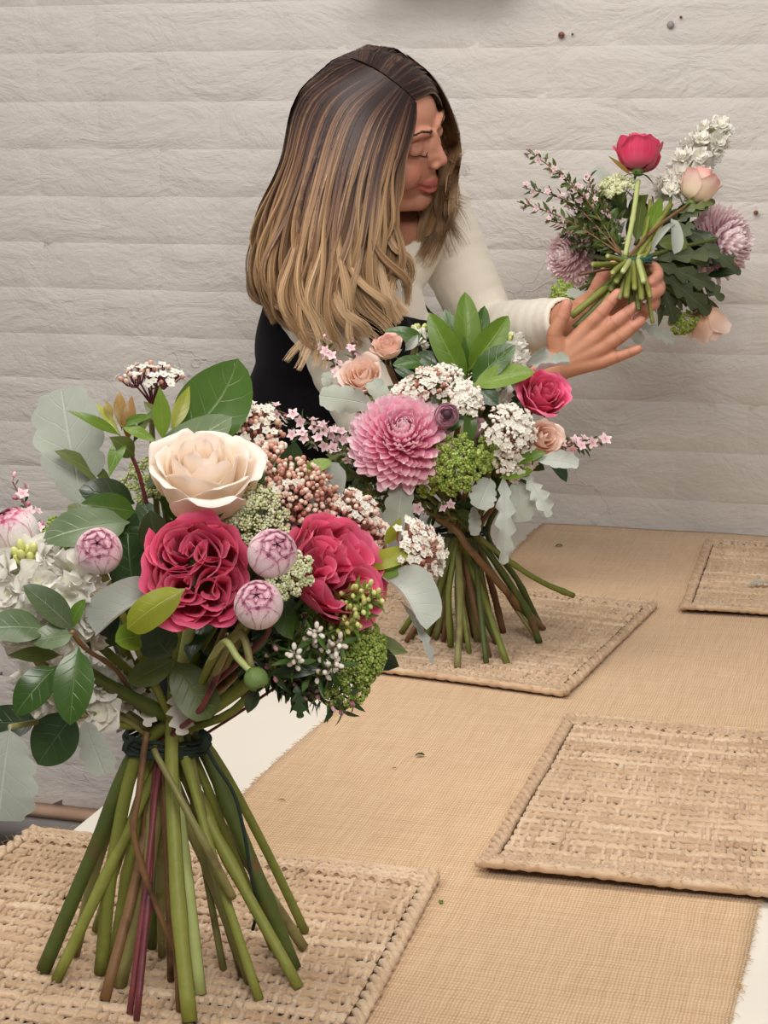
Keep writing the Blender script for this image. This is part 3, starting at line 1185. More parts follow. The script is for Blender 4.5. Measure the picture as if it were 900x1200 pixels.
def ammi(b, name, pos, R, d, n=26, dots=20, hgt=.45, mat=None, dsz=.0016, label=None, us=.19):
    """umbel: small round umbellets of tiny dots."""
    d = nrm(d)
    M = b.frame(pos, d, rng.uniform(0, 6))
    st, dt = MB(), MB()
    base = np.array([0, 0, -R * 1.0])
    V, A, Q, T = ico(0)
    for i in range(n):
        q = (i + .5) / n
        a = i * 2.39996
        r = R * sqrt(q) * .92
        c = np.array([cos(a) * r, sin(a) * r, R * hgt * (1 - (r / R) ** 2) + rng.normal(0, R * .05)])
        st.add(tube(crom([base, base * .35 + c * .55 + [0, 0, -R * .1], c], 5), [.0008, .0007, .0006, .0005, .0004], 4, False, rng.random()))
        ur = R * us
        up = nrm(c - base)
        x = nrm(np.cross(up, [0.3, .9, .1]))
        y = np.cross(up, x)
        for k in range(dots):
            kk = sqrt((k + .5) / dots)
            aa = k * 2.39996
            p = c + ur * kk * (x * cos(aa) + y * sin(aa)) + up * ur * .5 * (1 - kk * kk) + rng.normal(0, ur * .08, 3)
            dt.add((V, A, Q, T), fr(p, up, rng.uniform(0, 6), dsz * rng.uniform(.7, 1.3)), rng.random())
    root = b.part(name, st, MS['stalkg'], M, label)
    tag(link('florets', dt, mat or M_AMMI, root), None, None, None, 'stuff')
    b.heads.append((np.asarray(pos) - d * R, d, .0015))
    return root


# ------------------------------------------------------------------ leaves
def shp(kind, v):
    if kind == 'ovate':
        return (np.clip(v, 0, 1) ** .62 * np.clip(1 - v, 0, 1) ** .72) * 2.50
    if kind == 'lance':
        return np.sin(pi * np.clip(v, 0, 1) ** .9) ** 1.05
    if kind == 'round':
        return (np.clip(v, 0, 1) ** .5 * np.clip(1 - v, 0, 1) ** .42) * 1.9 * .95
    if kind == 'dusty':
        e = np.clip(v, 0, 1) ** .55 * np.clip(1 - v, 0, 1) ** .30 * 1.55
        return e * (.74 + .26 * np.abs(np.sin(pi * 4.5 * v)) ** .5)
    if kind == 'lobed':
        e = (.14 + .9 * np.clip(v, 0, 1) ** .8) * np.clip(1 - v, 0, 1) ** .42 * 1.25
        f = np.mod(v * 4.6, 1)
        return e * (.40 + .60 * np.where(f < .72, (f / .72) ** .7, 1 - (f - .72) / .28 * .9))
    if kind == 'mum':
        e = (.12 + np.clip(v, 0, 1) ** .9) * np.clip(1 - v, 0, 1) ** .5 * 1.55
        f = np.mod(v * 3.7, 1)
        return e * (.34 + .66 * np.where(f < .7, (f / .7) ** .75, 1 - (f - .7) / .3))
    return np.sin(pi * v)


def leaf_tpl(p0, p1, width, normal, bend=.08, fold=.12, kind='ovate', wave=.03, nu=7, nv=15, curl=0.0, pet=.06, seed=0, bend2=None):
    p0, p1 = np.asarray(p0, float), np.asarray(p1, float)
    L = np.linalg.norm(p1 - p0)
    ax = (p1 - p0) / L
    n0 = np.asarray(normal, float)
    n0 = nrm(n0 - ax * (n0 @ ax))
    pc = (p0 + p1) / 2 + n0 * bend * L * 2
    if bend2 is not None:
        pc = pc + np.cross(ax, n0) * bend2 * L * 2
    if kind in ('dusty', 'lobed', 'mum'):
        nv = max(nv, 37)
        nu = max(nu, 9)
    ph = np.random.default_rng(seed).uniform(0, 6.28, 3)

    def f(u, v):
        c = ((1 - v) ** 2)[..., None] * p0 + (2 * v * (1 - v))[..., None] * pc + (v ** 2)[..., None] * p1
        t = (2 * (1 - v))[..., None] * (pc - p0) + (2 * v)[..., None] * (p1 - pc)
        t = t / np.linalg.norm(t, axis=-1, keepdims=True)
        s = np.cross(t, n0)
        s = s / np.linalg.norm(s, axis=-1, keepdims=True)
        nn = np.cross(s, t)
        vv = np.clip((v - pet) / (1 - pet), 0, 1)
        vs = np.clip(vv + (.035 * np.sign(u) if kind in ('dusty', 'lobed', 'mum') else 0) * np.sin(pi * vv), 0, 1)
        w = width * .5 * np.maximum(shp(kind, vs), .03 * (1 - v))
        h = fold * np.abs(u) * w + wave * width * np.sin(7 * v + 2 * np.sign(u) + ph[0]) * u ** 2 * np.sin(pi * v) + curl * w * u ** 2
        return [((c + s * (u * w * (1 - .25 * abs(curl)))[..., None] + nn * h[..., None])[..., k]) for k in range(3)]
    return grid(nu, nv, f)


def leaf(b, name, a, c, width, mat, normal=(0, .35, 1), **kw):
    """a, c: (px, py, d) of leaf base and tip."""
    n = D(*normal)
    o = b.part(name, MB().add(leaf_tpl(b.L(P(*a)), b.L(P(*c)), width, n, **kw)), ML[mat] if isinstance(mat, str) else mat)
    return o


LTINY = leaf_tpl((0, 0, 0), (0, .18, 1), .34, (0, -1, .2), .05, .3, 'lance', 0, 3, 5)
WAXF = None


def wax_mesh():
    m = MB().add(floret_tpl(5, 1.0, .34, .12, .03, 3))
    me = m.mesh('flower')
    me.materials.append(MP['wax'])
    return me


WAXF = wax_mesh()


def twig(b, name, pts, r0=.0014, leaves=26, leafL=.009, flowers=8, fsz=.006, budn=6, fl0=.45, leafmat='tiny', stem='brown', label=None, ftoward=None, head=True, spread=1.0, budmat=None, bsz=.0017, leafw=1.0):
    """thin branch with tiny leaves, small star flowers and buds towards the tip; pts world."""
    p = crom([b.L(q) for q in pts], 24)
    n = len(p)
    root = b.part(name, MB().add(tube(p, np.linspace(r0, r0 * .45, n), 6)), MS[stem], None, label)
    lv = MB()
    tt, N, Bn = frames(p)
    for i in range(leaves):
        f = .12 + .86 * (i + rng.random()) / leaves
        k = min(n - 1, int(f * (n - 1)))
        a = i * 2.4 + rng.normal(0, .4)
        out = nrm(N[k] * cos(a) + Bn[k] * sin(a) + tt[k] * rng.uniform(.3, 1.1))
        s = leafL * rng.uniform(.7, 1.25)
        lv.add(LTINY, fr(p[k], out, rng.uniform(0, 6), (s * leafw, s, s)), rng.random())
    tag(link('leaves', lv, ML[leafmat], root), None, None, None, 'stuff')
    for i in range(flowers):
        f = fl0 + (1 - fl0) * (i + rng.random()) / max(1, flowers)
        k = min(n - 1, int(f * (n - 1)))
        a = i * 2.4 + rng.normal(0, .5)
        out = nrm(N[k] * cos(a) + Bn[k] * sin(a) + tt[k] * .5)
        if ftoward is not None:
            out = nrm(out + np.asarray(ftoward) * .9)
        link('flower', WAXF, None, root, fr(p[k] + out * .008 * spread, out, rng.uniform(0, 6), fsz * rng.uniform(.8, 1.15)))
    if budn:
        bm = MB()
        V, A, Q, T = ico(1)
        for i in range(budn):
            f = fl0 + (1.02 - fl0) * (i + rng.random()) / budn
            k = min(n - 1, int(f * (n - 1)))
            a = i * 2.4 + 1
            out = nrm(N[k] * cos(a) + Bn[k] * sin(a) + tt[k] * .9)
            bm.add((V, A, Q, T), fr(p[k] + out * .006 * spread, out, 0, (bsz, bsz, bsz * 1.6)), rng.random())
            bm.add(tube([p[k], p[k] + out * .005 * spread], .0004, 3, False, 0))
        tag(link('buds', bm, budmat or M_PBUD, root), None, None, None, 'stuff')
    if head:
        b.heads.append((np.asarray(pts[0], float), nrm(np.asarray(pts[1]) - np.asarray(pts[0])), r0))
    return root


def stem_obj(b, pts, r, mat, nodes=3, taper=1.0, n=26, name='stem'):
    """pts world, from the top down to the cut end."""
    p = crom([b.L(q) for q in pts], n)
    rr = np.full(n, r) * np.linspace(taper, 1, n)
    for k in range(nodes):
        c = rng.uniform(.35, .95)
        rr += r * .28 * np.exp(-((np.linspace(0, 1, n) - c) / .018) ** 2)
    p = p + np.cumsum(rng.normal(0, r * .05, p.shape), 0) * np.linspace(1, 0.2, n)[:, None]
    return b.part(name, MB().add(tube(p, rr, 9, True, rng.random())), MS[mat])


def fill_leaves(b, center, rad, n, sizes, mats, kinds=('ovate',), dirbias=(0, 0, 0), flat=(1, 1, 1)):
    """short leaves filling the inside of the bouquet."""
    c = np.asarray(center, float)
    for i in range(n):
        v = nrm(rng.normal(0, 1, 3) * flat + np.asarray(dirbias))
        p = c + v * rad * rng.uniform(.25, .8) * np.asarray(flat)
        tip = p + nrm(v + rng.normal(0, .45, 3)) * sizes * rng.uniform(.75, 1.3)
        o = b.part('leaf', MB().add(leaf_tpl(b.L(p), b.L(tip), sizes * rng.uniform(.35, .5), nrm(rng.normal(0, .6, 3) + TOW * .6 + [0, 0, .7]), .06, .2, kinds[i % len(kinds)], .05, 5, 9, seed=i)), ML[mats[i % len(mats)]])
MATTOP = MZ + .0085


def finish_stems(b, bottoms, tieR, mats, radii, z=MATTOP, lift=None, squash=.6, abovetie=None):
    heads = sorted(b.heads, key=lambda h: -float(h[0] @ RGT))
    bots = sorted(bottoms, key=lambda q: q[0])
    m = max(len(heads), len(bots))
    for i in range(len(bots)):
        q = bots[i]
        e = q[2] if len(q) > 2 else None
        end = P(q[0], q[1], e) if e else G(q[0], q[1], z)
        if len(heads) >= len(bots):
            h = heads[int(i * len(heads) / len(bots))]
        else:
            h = heads[i] if i < len(heads) else heads[i % len(heads)]
        off = end - b.tie
        off = off - FWD * 0
        ox, ot = off @ RGT, off @ TOW
        sc = tieR / max(tieR, .13)
        if rng.random() < .35:
            sc = -sc * .4
        tp = b.tie + RGT * np.clip(ox * sc * .9, -tieR, tieR) + TOW * (np.clip(ot * sc * .9, -tieR * squash, tieR * squash))
        tp = tp + rng.normal(0, tieR * .12, 3) * [1, 1, 0]
        org, d, r0 = h
        up1 = org - d * .03
        mid = tp * .55 + up1 * .45 + rng.normal(0, .006, 3)
        low = tp * .5 + end * .5 + rng.normal(0, .003, 3)
        mt = mats[i % len(mats)]
        r = radii[i % len(radii)]
        stem_obj(b, [org, up1, mid, tp, low, end], r, mt, rng.integers(1, 4), .75)
    # heads without a cut end of their own join the bundle at the tie
    used = {int(i * len(heads) / len(bots)) for i in range(len(bots))} if len(heads) >= len(bots) else set(range(len(heads)))
    for i, (org, d, r0) in enumerate(heads):
        if i not in used:
            tp = b.tie + RGT * rng.uniform(-.6, .6) * tieR + TOW * rng.uniform(-.5, .5) * tieR
            stem_obj(b, [org, org - d * .025, (org + tp) / 2, tp, tp + [0, 0, -.03]], .0018, 'green', 1, .8)


def twine(b, c, rx, ry, turns, mat, r=.0014, name='twine'):
    m = MB()
    for k in range(turns):
        a = np.linspace(0, 2 * pi, 49)
        z0 = (k - turns / 2) * .0026
        p = np.array([b.L(c) + RGT * rx * (1 + .04 * sin(k * 2)) * cos(t) + TOW * ry * sin(t) + np.array([0, 0, z0 + .0022 * sin(t + k) + .0006 * sin(9 * t + k)]) for t in a])
        m.add(tube(p, r, 6, False))
    return b.part(name, m, mat)


# =================================================================== the large bouquet in front
base1 = G(205, 1105, MATTOP)
tie1 = P(196, 868, 1.47)
B1 = Bq('bouquet', base1, tie1, 'large foreground bouquet with a cream rose and hot pink roses on placemat')
b = B1
rose(b, 'cream_rose', P(238, 560, 1.345), .0435, D(.10, .90, .42), MP['cream'], 22, .6, 1.0, .022, .16, 2, 'large cream garden rose', height=1.12)
english_rose(b, 'garden_rose', P(232, 672, 1.315), .0395, D(.10, .30, .95), MP['hot'], .3, 3, 'hot pink quartered garden rose facing forward')
english_rose(b, 'garden_rose', P(392, 668, 1.345), .0415, D(.62, .50, .60), MP['hot'], 1.3, 4, 'hot pink garden rose turned to the right', 36)
ranunculus(b, 'ranunculus_bud', P(116, 646, 1.325), .0165, D(.05, .60, .8), MP['ran'], .5, 5, 'streaked pink ranunculus bud')
ranunculus(b, 'ranunculus_bud', P(319, 649, 1.30), .0172, D(.30, .62, .72), MP['ran'], 1.5, 6, 'pale ranunculus bud with purple eye')
ranunculus(b, 'ranunculus_bud', P(303, 709, 1.285), .0168, D(-.05, .70, .72), MP['ran'], 2.5, 7, 'pink ranunculus bud below the pale one')
ranunculus(b, 'ranunculus_bud', P(16, 624, 1.36), .0185, D(-.35, .90, .2), MP['ranw'], .2, 8, 'white ranunculus bud at the left')
ranunculus(b, 'ranunculus_bud', P(300, 796, 1.30), .0085, D(.35, -.72, .55), ML['sepal'], 0, 9, 'tight green bud hanging low')
# pale green umbels
ammi(b, 'green_umbel', P(298, 608, 1.355), .027, D(.05, .55, .85), 26, 22, .6, M_AMMIW, .0012)
ammi(b, 'green_umbel', P(338, 672, 1.305), .019, D(.25, .25, .92), 20, 20, .5, M_AMMIW, .0012)
ammi(b, 'green_umbel', P(75, 634, 1.40), .022, D(-.1, .5, .85), 18, 18, .5, M_AMMIG, .0013)
ammi(b, 'green_umbel', P(418, 768, 1.36), .026, D(.72, -.05, .68), 30, 22, .7, M_AMMIG, .0013)
ammi(b, 'green_umbel', P(405, 800, 1.37), .022, D(.55, -.45, .7), 22, 20, .7, M_AMMIG, .0013)
ammi(b, 'green_umbel', P(172, 566, 1.44), .022, D(-.2, .6, .75), 18, 18, .5, M_AMMI, .0013)
# viburnum clusters
viburnum(b, 'viburnum_cluster', P(178, 441, 1.43), .026, D(.02, .98, .1), 60, .55, .30, .0018, .0038, 'white florets on dark red stalks', None, MS['red'], depth=1.1)
viburnum(b, 'viburnum_cluster', P(296, 505, 1.44), .026, D(.05, .75, .65), 80, .55, .6, .0022, .0042)
viburnum(b, 'viburnum_cluster', P(318, 548, 1.42), .023, D(.25, .6, .75), 80, .2, .7, .0022, .004)
viburnum(b, 'viburnum_cluster', P(350, 582, 1.375), .031, D(.25, .5, .85), 230, .04, .75, .0019, .004, 'cluster of round pinkish brown buds')
viburnum(b, 'viburnum_cluster', P(412, 606, 1.385), .023, D(.45, .6, .65), 120, .35, .8, .0018, .0032)
viburnum(b, 'viburnum_cluster', P(437, 628, 1.40), .015, D(.7, .5, .5), 60, .4, .8, .0018, .0032)
viburnum(b, 'viburnum_cluster', P(487, 648, 1.375), .026, D(.85, .35, .45), 110, .75, .8, .0018, .0038, 'white florets at the far right of the bouquet')
# white stock at the left
stock(b, 'white_stock', P(40, 735, 1.36), P(30, 655, 1.335), .026, 22, .019, 'white ruffled stock')
stock(b, 'white_stock', P(85, 745, 1.36), P(72, 675, 1.325), .018, 12, .018, None, buds=False)
stock(b, 'white_stock', P(110, 830, 1.42), P(40, 790, 1.39), .020, 14, .019, 'white stock under the leaves', buds=False)
stock(b, 'white_stock', P(150, 800, 1.45), P(130, 812, 1.43), .010, 6, .017, None, buds=False)
# big leaves, top and left
leaf(b, 'leaf', (197, 520, 1.43), (279, 420, 1.43), .062, 'glossy', (-.35, .35, 1), bend=-.04, fold=.10, bend2=.10, seed=1)
leaf(b, 'leaf', (172, 572, 1.405), (272, 488, 1.415), .040, 'bluish', (-.2, .6, 1), bend=.10, fold=.05, seed=2)
leaf(b, 'silver_leaf', (98, 600, 1.44), (72, 455, 1.46), .066, 'dusty', (-.1, .15, 1), kind='dusty', bend=.03, fold=.05, wave=.05, seed=3)
leaf(b, 'leaf', (152, 612, 1.36), (50, 634, 1.33), .036, 'bluish', (0, .75, .8), bend=.08, fold=.12, seed=4)
leaf(b, 'leaf', (158, 590, 1.38), (92, 574, 1.36), .026, 'deep', (.1, .5, .9), bend=.10, seed=5)
leaf(b, 'leaf', (160, 600, 1.37), (95, 590, 1.35), .022, 'glossy', (.1, .3, .9), bend=.06, seed=6)
leaf(b, 'leaf', (185, 655, 1.35), (176, 598, 1.34), .024, 'deep', (.2, .3, .9), bend=.06, seed=7)
leaf(b, 'leaf', (158, 700, 1.37), (150, 625, 1.37), .034, 'deep', (-.2, .1, 1), bend=.05, seed=8)
# sprig with narrow leaves
stem_obj(b, [P(172, 590, 1.42), P(160, 548, 1.41), P(143, 512, 1.40)], .0016, 'red', 1, 1)
for a_, c_, w_, m_ in (((143, 512, 1.40), (78, 481, 1.38), .0085, 'spring'), ((142, 510, 1.40), (112, 472, 1.41), .006, 'yellow'),
                       ((143, 505, 1.40), (140, 458, 1.41), .010, 'bronze'), ((150, 520, 1.40), (155, 463, 1.40), .011, 'bronze'),
                       ((146, 512, 1.40), (128, 560, 1.37), .012, 'spring'), ((140, 500, 1.40), (182, 487, 1.39), .008, 'spring'),
                       ((140, 498, 1.40), (186, 520, 1.385), .009, 'spring'), ((155, 522, 1.395), (180, 480, 1.40), .007, 'olive'),
                       ((158, 535, 1.40), (128, 512, 1.38), .016, 'olive'), ((132, 495, 1.40), (124, 470, 1.41), .007, 'bronze')):
    leaf(b, 'narrow_leaf', a_, c_, w_, m_, (.0, .5, .9), kind='lance', bend=.13, nv=11, nu=5)
leaf(b, 'narrow_leaf', (191, 518, 1.39), (187, 452, 1.38), .014, 'spring', (.2, .1, 1), kind='lance', bend=.06)
leaf(b, 'narrow_leaf', (200, 508, 1.41), (222, 452, 1.42), .012, 'yellow', (.2, .1, 1), kind='lance', bend=.06)
leaf(b, 'narrow_leaf', (196, 500, 1.42), (168, 470, 1.42), .010, 'olive', (.2, .1, 1), kind='lance', bend=.06)
leaf(b, 'leaf', (232, 612, 1.33), (268, 588, 1.33), .012, 'glossy', (.2, .1, 1), kind='lance')
# below the rose
leaf(b, 'leaf', (217, 690, 1.285), (149, 737, 1.295), .026, 'yellow', (-.2, .35, .9), kind='round', bend=.14, fold=-.25, seed=9)
leaf(b, 'silver_leaf', (190, 685, 1.325), (112, 742, 1.33), .036, 'dustyw', (.1, .75, .6), kind='round', bend=.10, curl=.75, wave=.06, seed=10)
leaf(b, 'leaf', (165, 745, 1.33), (135, 752, 1.31), .022, 'spring', (.0, .4, .9), bend=.08, seed=11)
leaf(b, 'leaf', (128, 750, 1.34), (122, 700, 1.34), .020, 'deep', (.0, .2, .9), seed=12)
leaf(b, 'leaf', (200, 770, 1.36), (170, 730, 1.35), .030, 'deep', (.0, .3, .9), seed=13)
leaf(b, 'leaf', (205, 775, 1.40), (247, 842, 1.395), .034, 'olive', (.15, .25, 1), kind='round', bend=.05, seed=14)
leaf(b, 'leaf', (205, 772, 1.40), (150, 800, 1.40), .022, 'olive', (.1, .3, 1), bend=.05, seed=15)
leaf(b, 'felted_leaf', (208, 800, 1.43), (214, 862, 1.42), .036, MP['whiteb'], (.1, .1, 1), kind='lobed', seed=16)
leaf(b, 'felted_leaf', (185, 800, 1.44), (172, 852, 1.43), .026, MP['whiteb'], (-.1, .1, 1), kind='lobed', seed=17)
# lower-left sprays
leaf(b, 'leaf', (86, 738, 1.305), (27, 686, 1.29), .022, 'bluish', (.2, .7, .7), bend=.05, fold=.3, seed=18)
leaf(b, 'leaf', (56, 738, 1.30), (-22, 738, 1.28), .028, 'bluish', (.0, .75, .7), bend=.08, seed=19)
leaf(b, 'leaf', (86, 744, 1.30), (36, 752, 1.29), .019, 'bluish', (.0, .6, .8), bend=.08, seed=20)
leaf(b, 'leaf', (82, 738, 1.31), (100, 702, 1.31), .012, 'spring', (-.5, .2, .7), bend=.08, seed=21)
leaf(b, 'leaf', (68, 780, 1.30), (18, 838, 1.29), .026, 'glossy', (-.2, .35, 1), bend=.12, seed=22)
leaf(b, 'leaf', (92, 757, 1.285), (82, 850, 1.275), .029, 'glossy', (.0, .25, 1), bend=.06, seed=23)
leaf(b, 'leaf', (88, 835, 1.33), (44, 896, 1.33), .036, 'deep', (-.2, .2, 1), bend=.05, seed=24)
leaf(b, 'leaf', (45, 845, 1.36), (-25, 848, 1.36), .026, 'deep', (-.2, .4, 1), bend=.05, seed=25)
leaf(b, 'leaf', (75, 768, 1.33), (8, 768, 1.32), .012, 'olive', (.0, .6, 1), bend=.05, kind='lance', seed=26)
leaf(b, 'silver_leaf', (12, 850, 1.29), (-2, 962, 1.285), .058, 'dusty', (.1, .1, 1), kind='dusty', bend=.06, wave=.06, seed=27)
leaf(b, 'silver_leaf', (98, 842, 1.36), (124, 908, 1.355), .028, 'dusty', (.0, .1, 1), kind='dusty', bend=.05, seed=28)
stem_obj(b, [P(175, 862, 1.45), P(130, 838, 1.42), P(70, 842, 1.36), P(12, 852, 1.29)], .0022, 'bark', 1, 1, 20, 'leaf_stalk')
stem_obj(b, [P(178, 858, 1.46), P(140, 790, 1.40), P(100, 760, 1.32), P(84, 740, 1.30)], .0018, 'brown', 1, 1, 20, 'leaf_stalk')
twig(b, 'pink_twig', [P(58, 655, 1.40), P(40, 612, 1.42), P(15, 565, 1.44)], .0014, 14, .008, 9, .0055, 8, .1, 'tiny', 'red', None, D(.2, .3, 1))
# right side filler sprigs
for k in range(19):
    ex, ey = rng.uniform(290, 440), rng.uniform(735, 842)
    if ey < 760 and ex < 320:
        ey += 30
    twig(b, 'filler_sprig', [P(262 + rng.uniform(-10, 25), 780, 1.45), P((ex + 270) / 2 + 12, ey - 26, 1.42), P(ex, ey, rng.uniform(1.34, 1.43))], .0012, 38, .017, 0, .005, 4, .55, 'deep' if k % 3 else 'glossy', 'dark', head=False, spread=.8, leafw=.75)
for k, (ex, ey) in enumerate(((436, 690), (428, 712), (418, 728), (445, 700), (400, 752), (372, 740), (395, 775), (345, 765))):
    twig(b, 'budded_sprig', [P(330, 765, 1.39), P((ex + 345) / 2, ey + 16, 1.345), P(ex, ey, 1.315)], .0013, 20, .019, 0, .005, 14, .55, 'spring' if k < 4 else 'glossy', 'green', head=False, spread=1.0, budmat=M_YBUD if k < 4 else M_WBUD, bsz=.0019, leafw=.6)
leaf(b, 'leaf', (352, 557, 1.385), (389, 541, 1.375), .014, 'spring', (.0, .7, .7), bend=.05, seed=30)
leaf(b, 'leaf', (290, 572, 1.36), (312, 552, 1.36), .012, 'glossy', (.0, .3, .9), kind='lance', seed=31)
leaf(b, 'felted_leaf', (372, 600, 1.395), (396, 542, 1.385), .034, 'dustyw', (-.25, .15, 1), kind='round', bend=.04, curl=.35, seed=32)
leaf(b, 'leaf', (428, 664, 1.365), (487, 647, 1.355), .017, 'yellow', (.0, .6, .8), bend=.06, seed=33)
leaf(b, 'leaf', (430, 668, 1.365), (475, 668, 1.36), .015, 'spring', (.0, .5, .9), bend=.08, seed=34)
leaf(b, 'leaf', (450, 640, 1.38), (470, 606, 1.37), .010, 'yellow', (.3, .3, .9), kind='lance', seed=35)
leaf(b, 'silver_leaf', (448, 678, 1.365), (500, 738, 1.335), .040, 'dustyw', (.35, .65, .6), kind='round', bend=.16, curl=.7, wave=.06, seed=36)
leaf(b, 'silver_leaf', (470, 705, 1.35), (506, 778, 1.35), .016, 'dustyw', (.5, .3, .8), kind='lobed', bend=.10, curl=.5, seed=37)
leaf(b, 'leaf', (300, 800, 1.31), (290, 836, 1.32), .011, 'deep', (.2, .1, 1), kind='lance', seed=38)
leaf(b, 'leaf', (347, 800, 1.35), (352, 842, 1.35), .016, 'deep', (.2, .1, 1), kind='mum', seed=39)
leaf(b, 'leaf', (312, 790, 1.34), (380, 785, 1.335), .011, 'deep', (.2, .6, 1), kind='lance', seed=40)
# stalk of the low green bud
stem_obj(b, [P(296, 789, 1.30), P(278, 770, 1.31), P(262, 752, 1.32), P(240, 790, 1.40), P(222, 860, 1.46)], .0026, 'pale', 1, 1, 20, 'flower_stalk')
stem_obj(b, [P(300, 715, 1.30), P(280, 742, 1.32), P(250, 775, 1.37), P(215, 850, 1.455)], .0036, 'green', 1, 1, 20, 'flower_stalk')
b.heads.pop()  # keep the ammi etc.; last twig head shares the bundle
fill_leaves(b, P(240, 655, 1.45), .115, 60, .06, ('deep', 'deep', 'olive', 'glossy'), flat=(1.1, .7, .85))
fill_leaves(b, P(150, 690, 1.44), .075, 22, .05, ('deep', 'deep'), flat=(1.0, .6, .8))
fill_leaves(b, P(310, 745, 1.45), .075, 26, .05, ('deep', 'olive'), flat=(1.0, .6, .6))
bots1 = [(50, 1138), (66, 1148), (113, 1090), (118, 1140), (123, 1172), (140, 1155), (152, 1188), (160, 1196), (178, 1110), (190, 1120), (210, 1185), (222, 1198), (233, 1165),
         (262, 1136), (296, 1152), (304, 1172), (320, 1112), (285, 1142), (88, 1118), (132, 1128), (200, 1150), (345, 1135), (350, 1158), (356, 1110), (357, 1092)]
finish_stems(b, bots1, .033, ['dark', 'green', 'bark', 'green', 'green', 'brown', 'green', 'bark', 'red', 'red', 'dark', 'bark', 'brown', 'brown', 'green', 'pale', 'bark', 'bark', 'bark', 'green', 'green'],
             [.0062, .0048, .0045, .0040, .0058, .0045, .0050, .0062, .0026, .0026, .0046, .0036, .0028, .0026, .0062, .0058, .0030, .0044, .0056, .0040, .0038])
# extra crossing twigs and the tie
stem_obj(b, [P(172, 858, 1.43), P(163, 930, 1.425), P(158, 985, 1.425), P(190, 1080, 1.43), G(232, 1166, MATTOP)], .0026, 'brown', 3, 1, 30, 'twig')
stem_obj(b, [P(180, 878, 1.425), P(215, 945, 1.41), P(245, 1000, 1.41), P(272, 1052, 1.43)], .0036, 'bark', 2, .7, 24, 'twig')
twine(b, tie1, .033, .026, 6, M_TWINE, .0017)
tp_ = [b.L(P(*q)) for q in ((238, 866, 1.44), (250, 892, 1.44), (274, 930, 1.44), (286, 975, 1.445), (295, 1030, 1.46), (302, 1062, 1.475), (296, 1090, 1.48))]
b.part('twine_tail', MB().add(tube(crom(tp_, 30), .0014, 6)), M_TWINE)
tp_ = [b.L(P(*q)) for q in ((156, 866, 1.45), (148, 872, 1.445), (146, 880, 1.445))]
b.part('twine_knot', MB().add(tube(crom(tp_, 10), [.0024] * 10, 6)).add(tube(crom([b.L(P(236, 858, 1.435)), b.L(P(242, 866, 1.43)), b.L(P(238, 876, 1.435))], 8), .0034, 6)), M_TWINE)
stem_obj(b, [P(238, 862, 1.46), P(270, 842, 1.46), P(302, 820, 1.45), P(322, 806, 1.45)], .0012, 'red', 1, 1, 16, 'twig')

# =================================================================== the middle bouquet
base2 = G(545, 752, MATTOP)
tie2 = P(540, 628, 2.44)
B2 = Bq('bouquet', base2, tie2, 'middle bouquet with a pink chrysanthemum standing on its stems in front of the woman')
b = B2
chrysanthemum(b, 'chrysanthemum', P(471, 513, 2.29), .058, D(.05, .62, .78), MP['chr'], 300, 0, 'large pink chrysanthemum')
ranunculus(b, 'ranunculus_bud', P(523, 487, 2.27), .0145, D(.10, .25, .95), MP['randk'], 0, 15, 'pale bud with a dark purple eye', True, .80)
rose(b, 'peach_rose', P(425, 441, 2.34), .031, D(-.15, .62, .75), MP['peach'], 18, .4, .95, .02, .08, 12, 'peach rose')
rose(b, 'spray_rose', P(455, 407, 2.37), .022, D(-.1, .8, .5), MP['blush'], 18, .9, 1.0, .03, .1, 13, 'small blush spray rose')
rose(b, 'pink_rose', P(636, 463, 2.34), .036, D(.30, .62, .70), MP['hot'], 20, 1.2, 1.0, .035, .14, 14, 'hot pink rose')
rose(b, 'peach_rose', P(637, 513, 2.31), .0275, D(.35, .30, .88), MP['peach'], 16, 2.0, .9, .02, .05, 16, 'small peach rose')
rose(b, 'rose_bud', P(556, 502, 2.31), .018, D(.25, .85, .4), MP['mauve'], 10, 0, .75, .02, .0, 17, 'mauve closed bud', height=1.4)
stock(b, 'white_stock', P(585, 440, 2.40), P(592, 400, 2.39), .026, 14, .021, 'white stock')
stock(b, 'white_stock', P(570, 470, 2.38), P(580, 450, 2.37), .018, 7, .020, None, buds=False)
stock(b, 'white_stock', P(488, 405, 2.41), P(490, 390, 2.41), .008, 4, .014, None)
for k, (x, y, d_, R_, dr, n_, fl) in enumerate(((503, 450, 2.31, .028, (0, .8, .6), 80, .55), (478, 466, 2.31, .026, (-.2, .7, .7), 80, .5), (545, 468, 2.29, .024, (.1, .6, .8), 70, .5),
                                                (524, 440, 2.33, .022, (.1, .9, .4), 45, .5), (598, 503, 2.285, .034, (.2, .55, .85), 130, .5), (604, 540, 2.30, .026, (.2, .1, 1), 80, .45))):
    viburnum(b, 'viburnum_cluster', P(x, y, d_), R_, D(*dr), n_, fl, .5, .0025, .0052, None, M_WBUD if k > 1 else M_BUD)
ammi(b, 'green_umbel', P(533, 543, 2.29), .040, D(.0, .15, 1), 34, 20, .5, M_AMMIG, .0020, us=.15)
ammi(b, 'green_umbel', P(500, 560, 2.32), .026, D(-.1, -.3, .95), 20, 18, .5, M_AMMIG, .0020, us=.15)
ammi(b, 'green_umbel', P(443, 478, 2.33), .022, D(-.2, .5, .8), 16, 16, .5, M_AMMI, .0022)
ammi(b, 'green_umbel', P(575, 530, 2.31), .024, D(.1, .1, 1), 16, 16, .5, M_AMMIG, .0022)
